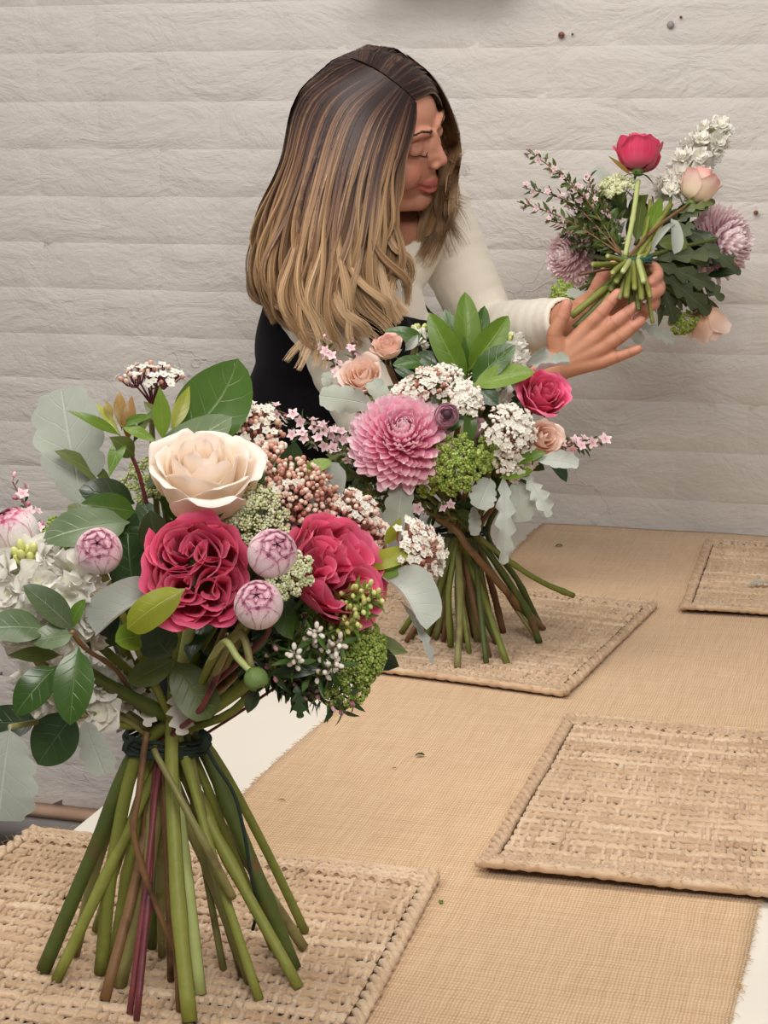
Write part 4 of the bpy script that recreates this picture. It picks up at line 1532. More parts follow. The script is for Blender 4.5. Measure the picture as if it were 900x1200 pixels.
for a_, c_, w_, m_, n_ in (((546, 450, 2.36), (503, 366, 2.35), .036, 'spring', (-.2, .3, 1)), ((548, 440, 2.38), (545, 342, 2.38), .036, 'spring', (.1, .2, 1)),
                           ((548, 445, 2.37), (521, 362, 2.39), .028, 'glossy', (-.1, .2, 1)), ((550, 440, 2.38), (568, 358, 2.39), .028, 'glossy', (.2, .2, 1)),
                           ((548, 435, 2.36), (596, 370, 2.36), .036, 'spring', (.3, .3, 1)), ((552, 450, 2.34), (604, 404, 2.33), .036, 'glossy', (-.2, .5, 1)),
                           ((553, 452, 2.33), (627, 436, 2.32), .034, 'spring', (.1, .7, .8)), ((558, 452, 2.33), (583, 475, 2.31), .026, 'deep', (.1, .3, 1)),
                           ((500, 398, 2.40), (450, 388, 2.39), .020, 'glossy', (0, .5, .9)), ((530, 440, 2.36), (488, 414, 2.36), .028, 'deep', (-.1, .5, .9)),
                           ((505, 425, 2.36), (460, 428, 2.35), .022, 'glossy', (-.1, .6, .8)), ((495, 450, 2.34), (462, 432, 2.34), .014, 'deep', (-.1, .6, .8)),
                           ((528, 452, 2.33), (492, 432, 2.32), .020, 'glossy', (-.1, .6, .8)), ((520, 505, 2.30), (546, 480, 2.30), .020, 'glossy', (.2, .4, .9)),
                           ((552, 480, 2.29), (548, 520, 2.29), .018, 'glossy', (.2, .4, .9)), ((600, 545, 2.29), (640, 530, 2.28), .016, 'spring', (0, .7, .7)),
                           ((585, 560, 2.30), (625, 552, 2.29), .018, 'spring', (0, .7, .7))):
    leaf(b, 'leaf', a_, c_, w_, m_, n_, bend=.06, fold=.2, seed=int(c_[0]))
for a_, c_, w_, m_, n_, kd, cu in (((440, 476, 2.31), (374, 464, 2.29), .042, 'dusty', (0, .35, 1), 'dusty', -.1), ((455, 478, 2.31), (436, 446, 2.32), .030, 'dusty', (0, .3, 1), 'dusty', .2),
                                   ((473, 555, 2.30), (464, 622, 2.29), .044, 'dusty', (0, .2, 1), 'dusty', .1), ((622, 540, 2.29), (678, 546, 2.27), .030, 'dustyw', (.1, .7, .8), 'dusty', .3),
                                   ((575, 560, 2.30), (560, 596, 2.28), .040, 'dustyw', (0, .2, 1), 'dusty', .1), ((590, 555, 2.30), (590, 662, 2.28), .046, 'dustyw', (.1, .15, 1), 'lobed', .15),
                                   ((612, 552, 2.30), (644, 606, 2.28), .042, 'dustyw', (.2, .3, 1), 'lobed', .2), ((605, 560, 2.31), (612, 612, 2.30), .040, 'dustyw', (.1, .3, 1), 'dusty', .1),
                                   ((555, 592, 2.34), (556, 628, 2.33), .020, 'dustyw', (.1, .1, 1), 'dusty', .2), ((625, 440, 2.36), (668, 428, 2.35), .030, 'dusty', (.0, .9, .3), 'dusty', .8),
                                   ((618, 425, 2.37), (640, 408, 2.37), .026, 'dustyw', (.6, .2, .7), 'round', .8), ((385, 458, 2.35), (384, 436, 2.35), .020, 'dusty', (-.2, .1, 1), 'dusty', .1),
                                   ((474, 412, 2.37), (490, 392, 2.37), .014, 'dustyw', (.4, .4, .7), 'lance', .6)):
    leaf(b, 'silver_leaf', a_, c_, w_, m_, n_, kind=kd, curl=cu, bend=.10, wave=.13, seed=int(c_[1]))
TF = D(0, .3, 1)
for k, (pp, fl, lv) in enumerate(([[(440, 545, 2.36), (380, 505, 2.36), (318, 478, 2.38)], 11, 34], [[(440, 560, 2.36), (395, 525, 2.35), (340, 508, 2.36)], 13, 34],
                                  [[(430, 540, 2.37), (398, 510, 2.35), (372, 500, 2.35)], 9, 26], [[(420, 480, 2.38), (398, 440, 2.38), (378, 398, 2.39)], 12, 20],
                                  [[(440, 470, 2.39), (418, 430, 2.39), (410, 402, 2.40)], 6, 14], [[(600, 530, 2.36), (655, 520, 2.34), (712, 518, 2.33)], 11, 24],
                                  [[(600, 535, 2.35), (650, 524, 2.33), (690, 524, 2.32)], 6, 20], [[(430, 560, 2.38), (400, 555, 2.36), (360, 545, 2.36)], 4, 34],
                                  [[(455, 580, 2.38), (420, 575, 2.36), (385, 570, 2.36)], 2, 34], [[(470, 600, 2.38), (430, 590, 2.36), (405, 590, 2.37)], 0, 34],
                                  [[(455, 570, 2.38), (425, 545, 2.34), (405, 520, 2.34)], 3, 34], [[(460, 560, 2.37), (430, 560, 2.33), (395, 552, 2.33)], 1, 60], [[(450, 545, 2.37), (425, 535, 2.32), (392, 535, 2.33)], 3, 60], [[(480, 600, 2.38), (450, 590, 2.33), (425, 600, 2.34)], 0, 60], [[(470, 590, 2.38), (440, 575, 2.33), (412, 578, 2.34)], 0, 60], [[(520, 610, 2.38), (500, 600, 2.31), (488, 594, 2.30)], 2, 12], [[(530, 610, 2.38), (525, 600, 2.31), (524, 592, 2.30)], 2, 8])):
    twig(b, 'waxflower_twig', [P(*q) for q in pp], .0018, lv, .014, fl, .0085, 8 if fl > 3 else 0, .3 if fl > 4 else .6, 'tiny', 'brown', None, TF, head=(k in (0, 3, 5)))
fill_leaves(b, P(540, 510, 2.42), .115, 55, .065, ('deep', 'tiny', 'olive'), flat=(1.15, .6, .75))
fill_leaves(b, P(440, 560, 2.42), .06, 30, .035, ('deep', 'tiny'), flat=(1.2, .6, .7))
fill_leaves(b, P(510, 590, 2.40), .05, 16, .04, ('deep', 'tiny'), flat=(1.0, .6, .5))
bots2 = [(470, 742), (482, 748), (490, 742), (503, 745), (515, 740), (520, 752), (536, 782), (545, 752), (556, 746), (560, 752), (570, 776), (573, 770), (578, 740), (594, 776), (632, 753), (634, 736), (590, 741), (476, 752), (497, 752), (510, 748), (528, 758), (540, 760), (550, 765), (563, 745), (582, 755)]
finish_stems(b, bots2, .035, ['green', 'brown', 'bark', 'dark', 'dark', 'brown', 'bark', 'dark', 'brown', 'green', 'bark', 'dark', 'brown'],
             [.0042, .0035, .0040, .0046, .0050, .0038, .0048, .0040, .0036, .0044, .0046, .0032])
stem_obj(b, [P(520, 585, 2.42), P(553, 622, 2.40), P(600, 660, 2.40), P(635, 682, 2.42), P(672, 698, 2.45)], .0038, 'green', 3, .9, 26)
stem_obj(b, [P(505, 600, 2.40), P(535, 622, 2.39), P(552, 645, 2.39), P(600, 700, 2.43), G(636, 737, MATTOP)], .0052, 'brown', 3, .9, 26)
stem_obj(b, [P(500, 600, 2.41), P(540, 605, 2.40), P(560, 630, 2.40), P(615, 712, 2.44), G(632, 753, MATTOP)], .0048, 'dark', 3, .9, 26)
twine(b, P(538, 622, 2.44), .036, .028, 3, M_TWINE, .0018)
# =================================================================== the held bouquet
tie3 = P(738, 308, 2.695)
B3 = Bq('bouquet', tie3, tie3, 'bouquet held up in the hands at right, seen from its stem side')
b = B3
rose(b, 'pink_rose', P(748, 180, 2.80), .045, D(.03, .86, -.30), MP['coral'], 18, .9, .92, .03, .08, 21, 'coral pink rose seen from below', height=1.05)
rose(b, 'peach_rose', P(820, 218, 2.79), .037, D(.38, .80, -.15), MP['blush'], 16, 2.0, .85, .02, .05, 22, 'blush rose seen from the side', height=1.25)
rose(b, 'peach_rose', P(829, 378, 2.82), .035, D(.42, -.72, -.45), MP['peach'], 16, 1.0, .95, .03, .05, 23, 'peach rose hanging at the bottom', height=1.2)
chrysanthemum(b, 'chrysanthemum', P(668, 300, 2.86), .043, D(-.65, .10, .42), MP['chrp'], 290, 0, 'pale pink chrysanthemum at left', False, 125)
chrysanthemum(b, 'chrysanthemum', P(848, 284, 2.86), .056, D(.62, .10, .42), MP['chrp'], 300, 0, 'pale pink chrysanthemum at right', False, 125)
stock(b, 'white_stock', P(796, 212, 2.84), P(846, 146, 2.85), .022, 24, .017, 'tall spike of white stock')
stock(b, 'white_stock', P(786, 232, 2.82), P(788, 208, 2.82), .016, 8, .018, None, buds=False)
ammi(b, 'green_umbel', P(722, 222, 2.80), .030, D(-.25, .80, .35), 26, 18, .5, M_AMMIW, .0024)
ammi(b, 'green_umbel', P(700, 245, 2.82), .022, D(-.4, .70, .35), 16, 16, .5, M_AMMIG, .0024)
ammi(b, 'green_umbel', P(662, 346, 2.80), .024, D(-.5, -.2, .8), 18, 18, .5, M_AMMIG, .0024)
ammi(b, 'green_umbel', P(800, 378, 2.80), .024, D(.2, -.6, .7), 16, 16, .5, M_AMMIG, .0024)
for k, (mx, my, ex, ey, fl, lv) in enumerate(((680, 225, 617, 175, 12, 44), (672, 240, 612, 219, 8, 40), (665, 258, 606, 236, 7, 40), (690, 240, 655, 205, 5, 44), (700, 250, 690, 205, 5, 40),
                                              (690, 270, 640, 258, 3, 44), (700, 262, 668, 232, 3, 44), (705, 275, 655, 275, 1, 40), (712, 265, 712, 235, 4, 34), (715, 275, 690, 255, 2, 40), (700, 280, 660, 265, 2, 40), (705, 255, 676, 222, 3, 44), (712, 262, 700, 222, 2, 50), (718, 268, 725, 250, 1, 50), (708, 272, 672, 248, 2, 50), (700, 285, 672, 285, 0, 50), (715, 262, 705, 240, 2, 50))):
    twig(b, 'waxflower_twig', [P(728, 298, 2.71), P(mx, my, 2.76), P(ex, ey, 2.79 + .02 * sin(k))], .0016, lv, .0165, fl, .0062, 5, .45, 'tiny', 'brown', None, D(0, .1, 1), head=False)
for a_, c_, w_, n_ in (((762, 305, 2.72), (842, 300, 2.78), .040, (0, .5, 1)), ((764, 308, 2.72), (838, 338, 2.78), .046, (0, .3, 1)), ((765, 312, 2.73), (832, 368, 2.78), .050, (0, .2, 1)),
                       ((800, 270, 2.78), (868, 322, 2.80), .034, (.2, .3, 1)), ((770, 300, 2.73), (812, 262, 2.78), .040, (0, .5, 1)), ((775, 330, 2.76), (790, 378, 2.78), .044, (0, .2, 1)),
                       ((800, 310, 2.77), (848, 352, 2.79), .036, (0, .2, 1)), ((790, 262, 2.78), (838, 235, 2.79), .030, (0, .4, 1)), ((780, 345, 2.78), (830, 352, 2.80), .05, (0, .2, 1)), ((770, 335, 2.78), (800, 330, 2.82), .06, (0, .2, 1))):
    leaf(b, 'lobed_leaf', a_, c_, w_, 'mum', n_, kind='mum', bend=.07, wave=.05, curl=.1, seed=int(c_[0] + c_[1]))
leaf(b, 'silver_leaf', (762, 300, 2.71), (797, 258, 2.70), .014, 'dustyw', (-.3, .6, .8), kind='lance', bend=.20, curl=.7, seed=51)
leaf(b, 'silver_leaf', (786, 256, 2.70), (790, 298, 2.69), .026, 'dustyw', (.3, .2, 1), kind='round', bend=.08, curl=.9, wave=.08, seed=52)
leaf(b, 'silver_leaf', (745, 378, 2.70), (790, 402, 2.72), .040, 'dusty', (0, .5, .8), kind='lobed', bend=.06, seed=53)
leaf(b, 'silver_leaf', (735, 380, 2.72), (752, 402, 2.72), .022, 'dusty', (0, .3, .9), kind='dusty', bend=.06, seed=54)
leaf(b, 'silver_leaf', (722, 222, 2.84), (697, 196, 2.86), .022, 'dusty', (0, .3, .9), kind='dusty', bend=.06, seed=55)
leaf(b, 'silver_leaf', (690, 350, 2.74), (664, 342, 2.74), .020, 'dusty', (0, .6, .9), kind='dusty', bend=.06, seed=56)
leaf(b, 'leaf', (770, 285, 2.73), (806, 285, 2.74), .028, 'olive', (0, .4, 1), kind='round', bend=.05, seed=57)
leaf(b, 'leaf', (752, 285, 2.74), (775, 232, 2.78), .022, 'spring', (0, .1, 1), bend=.05, seed=58)
leaf(b, 'leaf', (745, 285, 2.75), (752, 235, 2.80), .024, 'olive', (0, .1, 1), bend=.05, seed=59)
leaf(b, 'leaf', (790, 250, 2.78), (835, 238, 2.78), .022, 'olive', (0, .4, 1), kind='mum', bend=.05, seed=60)
leaf(b, 'leaf', (742, 208, 2.78), (712, 182, 2.77), .007, 'bronze', (0, .4, 1), kind='lance', bend=.05, seed=61)
fill_leaves(b, P(750, 285, 2.84), .085, 80, .055, ('deep', 'olive', 'mum'), flat=(1.15, .45, .95))
fill_leaves(b, P(800, 320, 2.85), .055, 24, .055, ('mum', 'deep'), flat=(.9, .4, .9))
for pts, r_, m_ in ((((748, 212, 2.79), (742, 255, 2.74), (733, 300, 2.70)), .0038, 'pale'), (((786, 240, 2.80), (768, 268, 2.74), (748, 300, 2.70)), .0042, 'green'),
                    (((806, 240, 2.78), (770, 266, 2.73), (737, 300, 2.69)), .0024, 'brown'), (((775, 262, 2.74), (765, 285, 2.72), (752, 306, 2.70)), .0036, 'green'),
                    (((762, 235, 2.78), (757, 270, 2.74), (742, 302, 2.70)), .0030, 'green'), (((820, 330, 2.78), (785, 318, 2.74), (752, 306, 2.71)), .0030, 'pale'),
                    (((840, 280, 2.80), (790, 292, 2.74), (748, 304, 2.70)), .0032, 'dark'), (((690, 300, 2.80), (712, 303, 2.74), (732, 304, 2.70)), .0034, 'dark'),
                    (((815, 360, 2.79), (780, 335, 2.75), (746, 312, 2.70)), .0032, 'dark'), (((668, 345, 2.78), (705, 325, 2.73), (732, 310, 2.70)), .0028, 'dark')):
    stem_obj(b, [P(*q) for q in pts], r_, m_, 2, 1, 20)
# cut ends towards the viewer
for (ex, ey, ed, tx, ty, r_, m_) in ((734, 347, 2.60, 738, 306, .0046, 'green'), (744, 338, 2.61, 742, 306, .0040, 'green'), (752, 350, 2.60, 748, 306, .0042, 'green'), (762, 348, 2.61, 750, 305, .0036, 'green'),
                                     (748, 362, 2.60, 744, 306, .0038, 'dark'), (718, 320, 2.61, 734, 306, .0042, 'green'), (694, 310, 2.65, 728, 310, .0044, 'green'), (712, 300, 2.62, 732, 305, .0036, 'green'),
                                     (670, 370, 2.655, 728, 322, .0055, 'green'), (674, 384, 2.660, 730, 330, .0055, 'dark'), (690, 352, 2.67, 730, 318, .0045, 'dark'), (726, 350, 2.61, 736, 310, .0036, 'bark'),
                                     (765, 378, 2.63, 752, 308, .0030, 'green'), (716, 340, 2.63, 738, 312, .0050, 'dark'), (738, 366, 2.625, 742, 310, .0036, 'dark'), (704, 362, 2.64, 734, 316, .0045, 'green'), (722, 330, 2.62, 736, 308, .0045, 'green'),
                                     (678, 322, 2.68, 728, 312, .0022, 'brown'), (730, 318, 2.60, 738, 305, .0040, 'pale'), (754, 330, 2.605, 748, 304, .0040, 'pale')):
    stem_obj(b, [P(tx + rng.uniform(-4, 8), ty - 6, 2.71), P(tx, ty, 2.69), P((tx + ex) / 2, (ty + ey) / 2, (2.69 + ed) / 2 - .008), P(ex, ey, ed)], r_, m_, 1, 1, 18)
twine(b, P(744, 303, 2.70), .024, .016, 4, M_TEAL, .0018, 'teal_tie')

# =================================================================== loose scraps on the table
def scrap(name, label, px, py, L, w, mat, ang=0., z=None, kind='lance', bend=.1):
    p = G(px, py, z or TZ + .0045)
    e = np.array([cos(ang), sin(ang), .03])
    tp = leaf_tpl(np.zeros(3), e * L, w, (0, 0, 1), bend, .2, kind, .06, 7, 11, seed=int(px))
    V, A, Q, T = tp
    V = V - V.mean(0) * [1, 1, 0]
    V[:, 2] -= V[:, 2].min()
    o = link(name, MB().add((V, A, Q, T)), ML[mat])
    o.location = [float(c) for c in p]
    s = o.modifiers.new('thick', 'SOLIDIFY')
    s.thickness = .0006
    tag(o, label, 'leaf')


scrap('leaf_scrap', 'small dark green leaf scrap on the burlap in the middle', 492, 885, .011, .006, 'deep', .3, None, 'ovate', .15)
scrap('leaf_scrap', 'small green leaf scrap on the burlap near the wall', 655, 640, .012, .009, 'glossy', .2, None, 'round', .2)
scrap('silver_leaf_scrap', 'grey leaf lying on the far right placemat', 892, 687, .045, .014, 'dusty', .25, MATTOP + .001, 'ovate', .12)
scrap('leaf_scrap', 'tiny green leaf scrap beside the lower left placemat corner', 517, 1057, .007, .004, 'spring', 1.8, None, 'ovate', .15)
scrap('leaf_scrap', 'tiny brown scrap on the burlap just left of the dark green scrap', 462, 900, .005, .0012, 'bronze', .5, None, 'lance', .15)
scrap('leaf_scrap', 'thin brown scrap on the burlap beside the large bouquet stems', 330, 938, .008, .0012, 'bronze', .2, None, 'lance', .2)
# =================================================================== the woman
def remeshed(parts, voxel, smooth, factor=.5):
    m = MB()
    for tp in parts:
        m.add(tp)
    me = m.mesh('tmp')
    o = bpy.data.objects.new('tmp', me)
    col.objects.link(o)
    md = o.modifiers.new('r', 'REMESH')
    md.mode = 'VOXEL'
    md.voxel_size = voxel
    if smooth:
        sm_ = o.modifiers.new('s', 'SMOOTH')
        sm_.factor = factor
        sm_.iterations = smooth
    dg = bpy.context.evaluated_depsgraph_get()
    dg.update()
    ev = o.evaluated_get(dg)
    out = bpy.data.meshes.new_from_object(ev)
    n = len(out.vertices)
    V = np.empty(n * 3, np.float32)
    out.vertices.foreach_get('co', V)
    N_ = np.empty(n * 3, np.float32)
    out.vertices.foreach_get('normal', N_)
    lt = np.empty(len(out.polygons), np.int32)
    out.polygons.foreach_get('loop_total', lt)
    ls = np.empty(len(out.polygons), np.int32)
    out.polygons.foreach_get('loop_start', ls)
    vi = np.empty(len(out.loops), np.int32)
    out.loops.foreach_get('vertex_index', vi)
    Q = np.stack([vi[ls[lt == 4] + k] for k in range(4)], -1)
    T = np.stack([vi[ls[lt == 3] + k] for k in range(3)], -1) if (lt == 3).any() else None
    bpy.data.objects.remove(o)
    bpy.data.meshes.remove(me)
    bpy.data.meshes.remove(out)
    return V.reshape(-1, 3).astype(float), N_.reshape(-1, 3).astype(float), Q, T


def ell(c, ax, r):
    V, A, Q, T = ico(3)
    return ((V * np.asarray(r)) @ np.asarray(ax) + c, A, Q, T)


def cap(pts, rr, n=None, sides=16):
    """closed limb: tube with rounded ends."""
    pts = np.asarray(pts, float)
    rr = np.asarray(rr, float)
    n = n or max(6, 5 * len(pts))
    p = crom(pts, n) if len(pts) > 2 else np.linspace(pts[0], pts[1], n)
    r = np.interp(np.linspace(0, 1, n), np.linspace(0, 1, len(rr)), rr)
    t0, t1 = nrm(p[0] - p[1]), nrm(p[-1] - p[-2])
    pre, prer, post, postr = [], [], [], []
    for a in np.linspace(80, 15, 5):
        a = radians(a)
        pre.append(p[0] + t0 * r[0] * sin(a))
        prer.append(r[0] * cos(a))
    for a in np.linspace(15, 80, 5):
        a = radians(a)
        post.append(p[-1] + t1 * r[-1] * sin(a))
        postr.append(r[-1] * cos(a))
    return tube(np.vstack([pre, p, post]), np.concatenate([prer, r, postr]), sides, True)


PEL, WAI, CHE = P(332, 645, 2.88), P(348, 540, 2.86), P(402, 400, 2.82)
NB = P(436, 282, 2.80)
SR, SL = P(368, 352, 2.69), P(506, 246, 2.92)
ER, WR = P(452, 522, 2.71), P(646, 432, 2.655)
EL, WL = P(574, 392, 2.93), P(668, 374, 2.725)
HC = P(448, 155, 2.725)
HS = 1.0
# torso axes
tu = nrm(NB - WAI)
tl = nrm(SL - SR)
tf = nrm(np.cross(tl, tu))
tl = np.cross(tu, tf)
TAX = np.array([tl, tf, tu])          # rows: left, forward, up
pu = nrm(WAI - PEL)
pl = nrm(tl - pu * (tl @ pu))
pf = np.cross(pl, pu)
PAX = np.array([pl, pf, pu])


def torso(g):
    return [ell(PEL, PAX, (.165 + g, .115 + g, .12 + g)), ell(WAI, PAX, (.125 + g, .092 + g, .12 + g)),
            ell((WAI + CHE) / 2 + tf * .008, TAX, (.130 + g, .100 + g, .12 + g)),
            ell(CHE + tu * .01, TAX, (.150 + g, .108 + g, .14 + g)),
            ell(CHE + tu * .02 + tf * .055 + tl * .06, TAX, (.062 + g, .065 + g, .065 + g)), ell(CHE + tu * .02 + tf * .055 - tl * .06, TAX, (.062 + g, .065 + g, .065 + g)),
            cap([SR - tl * -.02, CHE + tu * .09, SL - tl * .02], [.055 + g, .075 + g, .055 + g])]


def arms(g, rcut=1.0, lcut=1.0):
    we = ER + (WR - ER) * rcut
    wl = EL + (WL - EL) * lcut
    return [cap([SR, (SR + ER) / 2, ER], [.052 + g, .045 + g, .039 + g]), cap([ER, (ER * .6 + WR * .4), we], [.039 + g, .038 + g, (.027 if rcut == 1 else .034) + g]),
            cap([SL, (SL + EL) / 2, EL], [.053 + g, .045 + g, .039 + g]), cap([EL, (EL * .6 + WL * .4), wl], [.039 + g, .036 + g, (.027 if lcut == 1 else .0255) + g])]


# head, local axes: left, forward, up
hf = D(.86, -.23, .42)
hu = D(.0, .89, .45)
hu = nrm(hu - hf * (hu @ hf))
hl = np.cross(hu, hf)
HAX = np.array([hl, hf, hu])


def H(x, y, z):
    return HC + HS * np.array([x, y, z]) @ HAX


def head():
    def E(c, r):
        return ell(H(*c), HAX, np.asarray(r) * HS)

    def K(pts, rr):
        return cap([H(*q) for q in pts], np.asarray(rr) * HS)
    p = [E((0, -.012, .030), (.074, .094, .086)), E((0, .022, -.025), (.060, .066, .086)), E((0, .030, .036), (.060, .052, .054)),
         E((0, .062, -.092), (.024, .022, .019)),
         K([(0, .086, .020), (0, .092, 0), (0, .1015, -.019)], [.0062, .0066, .0082]),
         K([(0, .066, -.060), (0, .082, -.060)], [.027, .012])]
    for s in (-1, 1):
        p += [E((s * .036, .056, -.034), (.027, .027, .028)), K([(s * .056, -.01, -.062), (s * .040, .03, -.084), (0, .064, -.098)], [.016, .018, .014]),
              K([(s * .012, .084, .028), (s * .034, .077, .032), (s * .050, .062, .024)], [.007, .008, .007]),
              E((s * .031, .071, .006), (.0165, .0120, .0125)),
              E((s * .014, .076, -.010), (.012, .014, .016)), E((s * .010, .084, -.002), (.009, .009, .016)), E((s * .0105, .086, -.013), (.0095, .010, .012)),
              E((s * .0105, .094, -.025), (.0075, .0085, .0065)),
              E((s * .073, -.008, -.008), (.008, .018, .028))]
    ul = [(-.026, .072, -.052), (-.012, .086, -.0570), (0, .0905, -.0560), (.012, .086, -.0570), (.026, .072, -.052)]
    ll = [(-.027, .070, -.055), (-.013, .085, -.0675), (0, .0885, -.0705), (.013, .085, -.0675), (.027, .070, -.055)]
    p += [K(ul, [.0022, .0034, .0038, .0034, .0022]), K(ll, [.0022, .0040, .0048, .0040, .0022]), cap([H(0, -.03, -.05), (H(0, -.035, -.1) + NB) / 2, NB - tu * .02], [.048, .046, .055])]
    return p, [H(*q) for q in ul], [H(*q) for q in ll]


hp, UL, LL = head()
# hands: right (in front, open) and left (round the stems)
RH = dict(thumb=[(654, 412, 2.648), (650, 392, 2.640), (659, 372, 2.634), (664, 357, 2.630)],
          index=[(688, 384, 2.640), (704, 367, 2.630), (715, 354, 2.625), (724, 344, 2.624)],
          middle=[(702, 393, 2.638), (720, 378, 2.627), (734, 367, 2.622), (745, 359, 2.621)],
          ring=[(708, 407, 2.640), (727, 395, 2.628), (741, 384, 2.623), (751, 376, 2.622)],
          pinky=[(706, 424, 2.645), (724, 418, 2.636), (738, 413, 2.632), (748, 409, 2.630)])
RR = dict(thumb=[.0150, .0118, .0105, .0090], index=[.0110, .0098, .0090, .0080], middle=[.0112, .0100, .0090, .0080], ring=[.0108, .0095, .0086, .0076], pinky=[.0098, .0083, .0076, .0068])
LH = dict(thumb=[(690, 362, 2.725), (700, 338, 2.712), (708, 322, 2.700), (718, 312, 2.692)],
          index=[(738, 316, 2.745), (762, 312, 2.728), (771, 322, 2.700), (763, 331, 2.680)],
          middle=[(741, 330, 2.745), (766, 328, 2.724), (773, 339, 2.695), (762, 347, 2.676)],
          ring=[(738, 345, 2.745), (763, 345, 2.722), (767, 356, 2.693), (756, 362, 2.678)],
          pinky=[(732, 358, 2.745), (753, 361, 2.722), (756, 369, 2.698), (746, 373, 2.686)])
hands = []
for hd, wr in ((RH, WR), (LH, WL)):
    for nme, q in hd.items():
        pts = [P(*c) for c in q]
        hands.append(cap(pts, RR[nme], 22, 14))
        if nme != 'thumb':
            hands.append(cap([wr * .85 + pts[0] * .15, (wr + pts[0]) / 2, pts[0]], [.0195, .0150, RR[nme][0] * 1.06], 14, 14))
        else:
            hands.append(cap([wr * .8 + pts[0] * .2, pts[0], pts[1]], [.018, .0165, .0118], 12, 14))
    kn = [P(*hd[k][0]) for k in ('index', 'middle', 'ring', 'pinky')]
    for a_, c_ in zip(kn[:-1], kn[1:]):
        hands.append(cap([a_ * .82 + wr * .18, c_ * .82 + wr * .18], [.0112, .0108], 8, 12))
        hands.append(cap([a_ * .5 + wr * .5, c_ * .5 + wr * .5], [.0125, .012], 8, 12))
ft = (np.array([-.95, 2.60, 0.0]), np.array([-.97, 2.82, 0.0]))
legs = []
for k, f_ in enumerate(ft):
    hip = PEL + pl * (.085 if k else -.085) - np.array([0, 0, .05])
    knee = hip * .5 + f_ * .5 + np.array([.02, 0, .02])
    ank = f_ + [0, 0, .09]
    legs += [cap([hip, (hip + knee) / 2, knee], [.070, .066, .054]), cap([knee, knee * .65 + ank * .35, ank], [.052, .052, .034]), cap([ank, f_ + [.03, 0, .05], f_ + [.14, 0, .04]], [.036, .036, .028])]
V, N_, Q, T = remeshed(torso(-.004) + arms(0) + hp + hands + legs, .0027, 3)
# skin colour by place, with shade of creases and nostrils painted in
hv = (V - HC) @ HAX.T / HS
C = np.tile(np.array(srgb('bc8466')[:3]), (len(V), 1))
face = sstep(.02, .06, hv[:, 1]) * (np.abs(hv[:, 2]) < .16) * (np.abs(hv[:, 0]) < .1)
C = C * (1 - face[:, None]) + np.array(srgb('c88d75')[:3]) * face[:, None]


def paint(mask, c):
    global C
    C = C * (1 - mask[:, None]) + np.array(srgb(c)[:3]) * mask[:, None]


def dist_path(pts, n=40):
    p = crom(pts, n)
    near = np.full(len(V), 9.0)
    bb = (np.abs(V - p.mean(0)) < .09).all(1)
    sub = V[bb]
    if len(sub):
        d_ = np.min(np.linalg.norm(sub[:, None] - p[None], axis=2), 1)
        near[bb] = d_
    return near


for s in (-1, 1):   # cheeks
    paint(.45 * np.exp(-(np.linalg.norm(hv - [s * .04, .075, -.032], axis=1) / .022) ** 2), 'c4685c')
paint(.4 * np.exp(-(np.linalg.norm(hv - [0, .112, -.022], axis=1) / .014) ** 2), 'c06a5c')
paint(.85 * (1 - sstep(.0036, .0058, dist_path(UL))), 'ad4a4c')
paint(.85 * (1 - sstep(.0046, .0070, dist_path(LL))), 'c05a5c')
paint(.9 * (1 - sstep(.0014, .0034, dist_path([H(-.026, .074, -.0535), H(-.012, .090, -.0620), H(0, .0945, -.0632), H(.012, .090, -.0620), H(.026, .074, -.0535)]))), '5a201e')  # shade between the lips, painted as a dark line
for s in (-1, 1):
    paint(.5 * (1 - sstep(.002, .006, dist_path([H(s * .016, .083, .014), H(s * .031, .085, .016), H(s * .046, .074, .012)]))), 'a4695a')  # eyelid crease shade put into the colour
    paint(.7 * np.exp(-(np.linalg.norm(hv - [s * .008, .100, -.032], axis=1) / .0045) ** 2), '6a2c26')  # nostril shade painted on, the mesh has no opening
for hd in (RH, LH):
    for nme, q in hd.items():
        pts = [P(*c) for c in q]
        r_ = RR[nme]
        tipv = np.linalg.norm(V - (pts[3] - FWD * r_[3] * .6), axis=1)
        paint(.55 * np.exp(-(tipv / .006) ** 2), 'dfa994')
        paint(.35 * np.exp(-(np.linalg.norm(V - pts[3], axis=1) / .014) ** 2), 'c2705a')
        for k in (1, 2):
            ax_ = nrm(pts[min(3, k + 1)] - pts[k - 1])
            loc = V - pts[k]
            al = np.abs(loc @ ax_)
            m_ = (np.linalg.norm(loc, axis=1) < .016) * np.exp(-(al / .0016) ** 2)
            paint(.45 * m_, '8a4c38')  # shade of the finger joint creases, painted as dark bands
        if nme != 'thumb':
            paint(.25 * np.exp(-(np.linalg.norm(V - pts[0], axis=1) / .014) ** 2), 'b5654c')
t = NT('skin')
ca = t.n('ShaderNodeAttribute', attribute_name='C')
nz = t.noise(260, 4)
M_SKIN = t.fin(t.mix(.12, ca.outputs['Color'], t.mix(t.noise(30, 3), srgb('b5705a'), srgb('d8a488'))), .48, t.bump(nz, .12, .0008), 0, .4, 0, .12)
per = empty('person', (PEL[0], PEL[1], 0))
tag(per, 'woman in a black dress over a cream top leaning over the table holding a bouquet', 'person')
PO = np.array([PEL[0], PEL[1], 0])


def pmesh(name, V, Q, T, mat, A=None, Cc=None):
    A = A if A is not None else np.tile([0, 0, .5, 0], (len(V), 1)).astype(float)
    me = MB().add((V - PO, A, Q, T)).mesh(name)
    if Cc is not None:
        at = me.attributes.new('C', 'FLOAT_COLOR', 'POINT')
        at.data.foreach_set('color', np.concatenate([Cc, np.ones((len(Cc), 1))], 1).astype(np.float32).ravel())
    return link(name, me, mat, per)


pmesh('body', V, Q, T, M_SKIN, None, C)
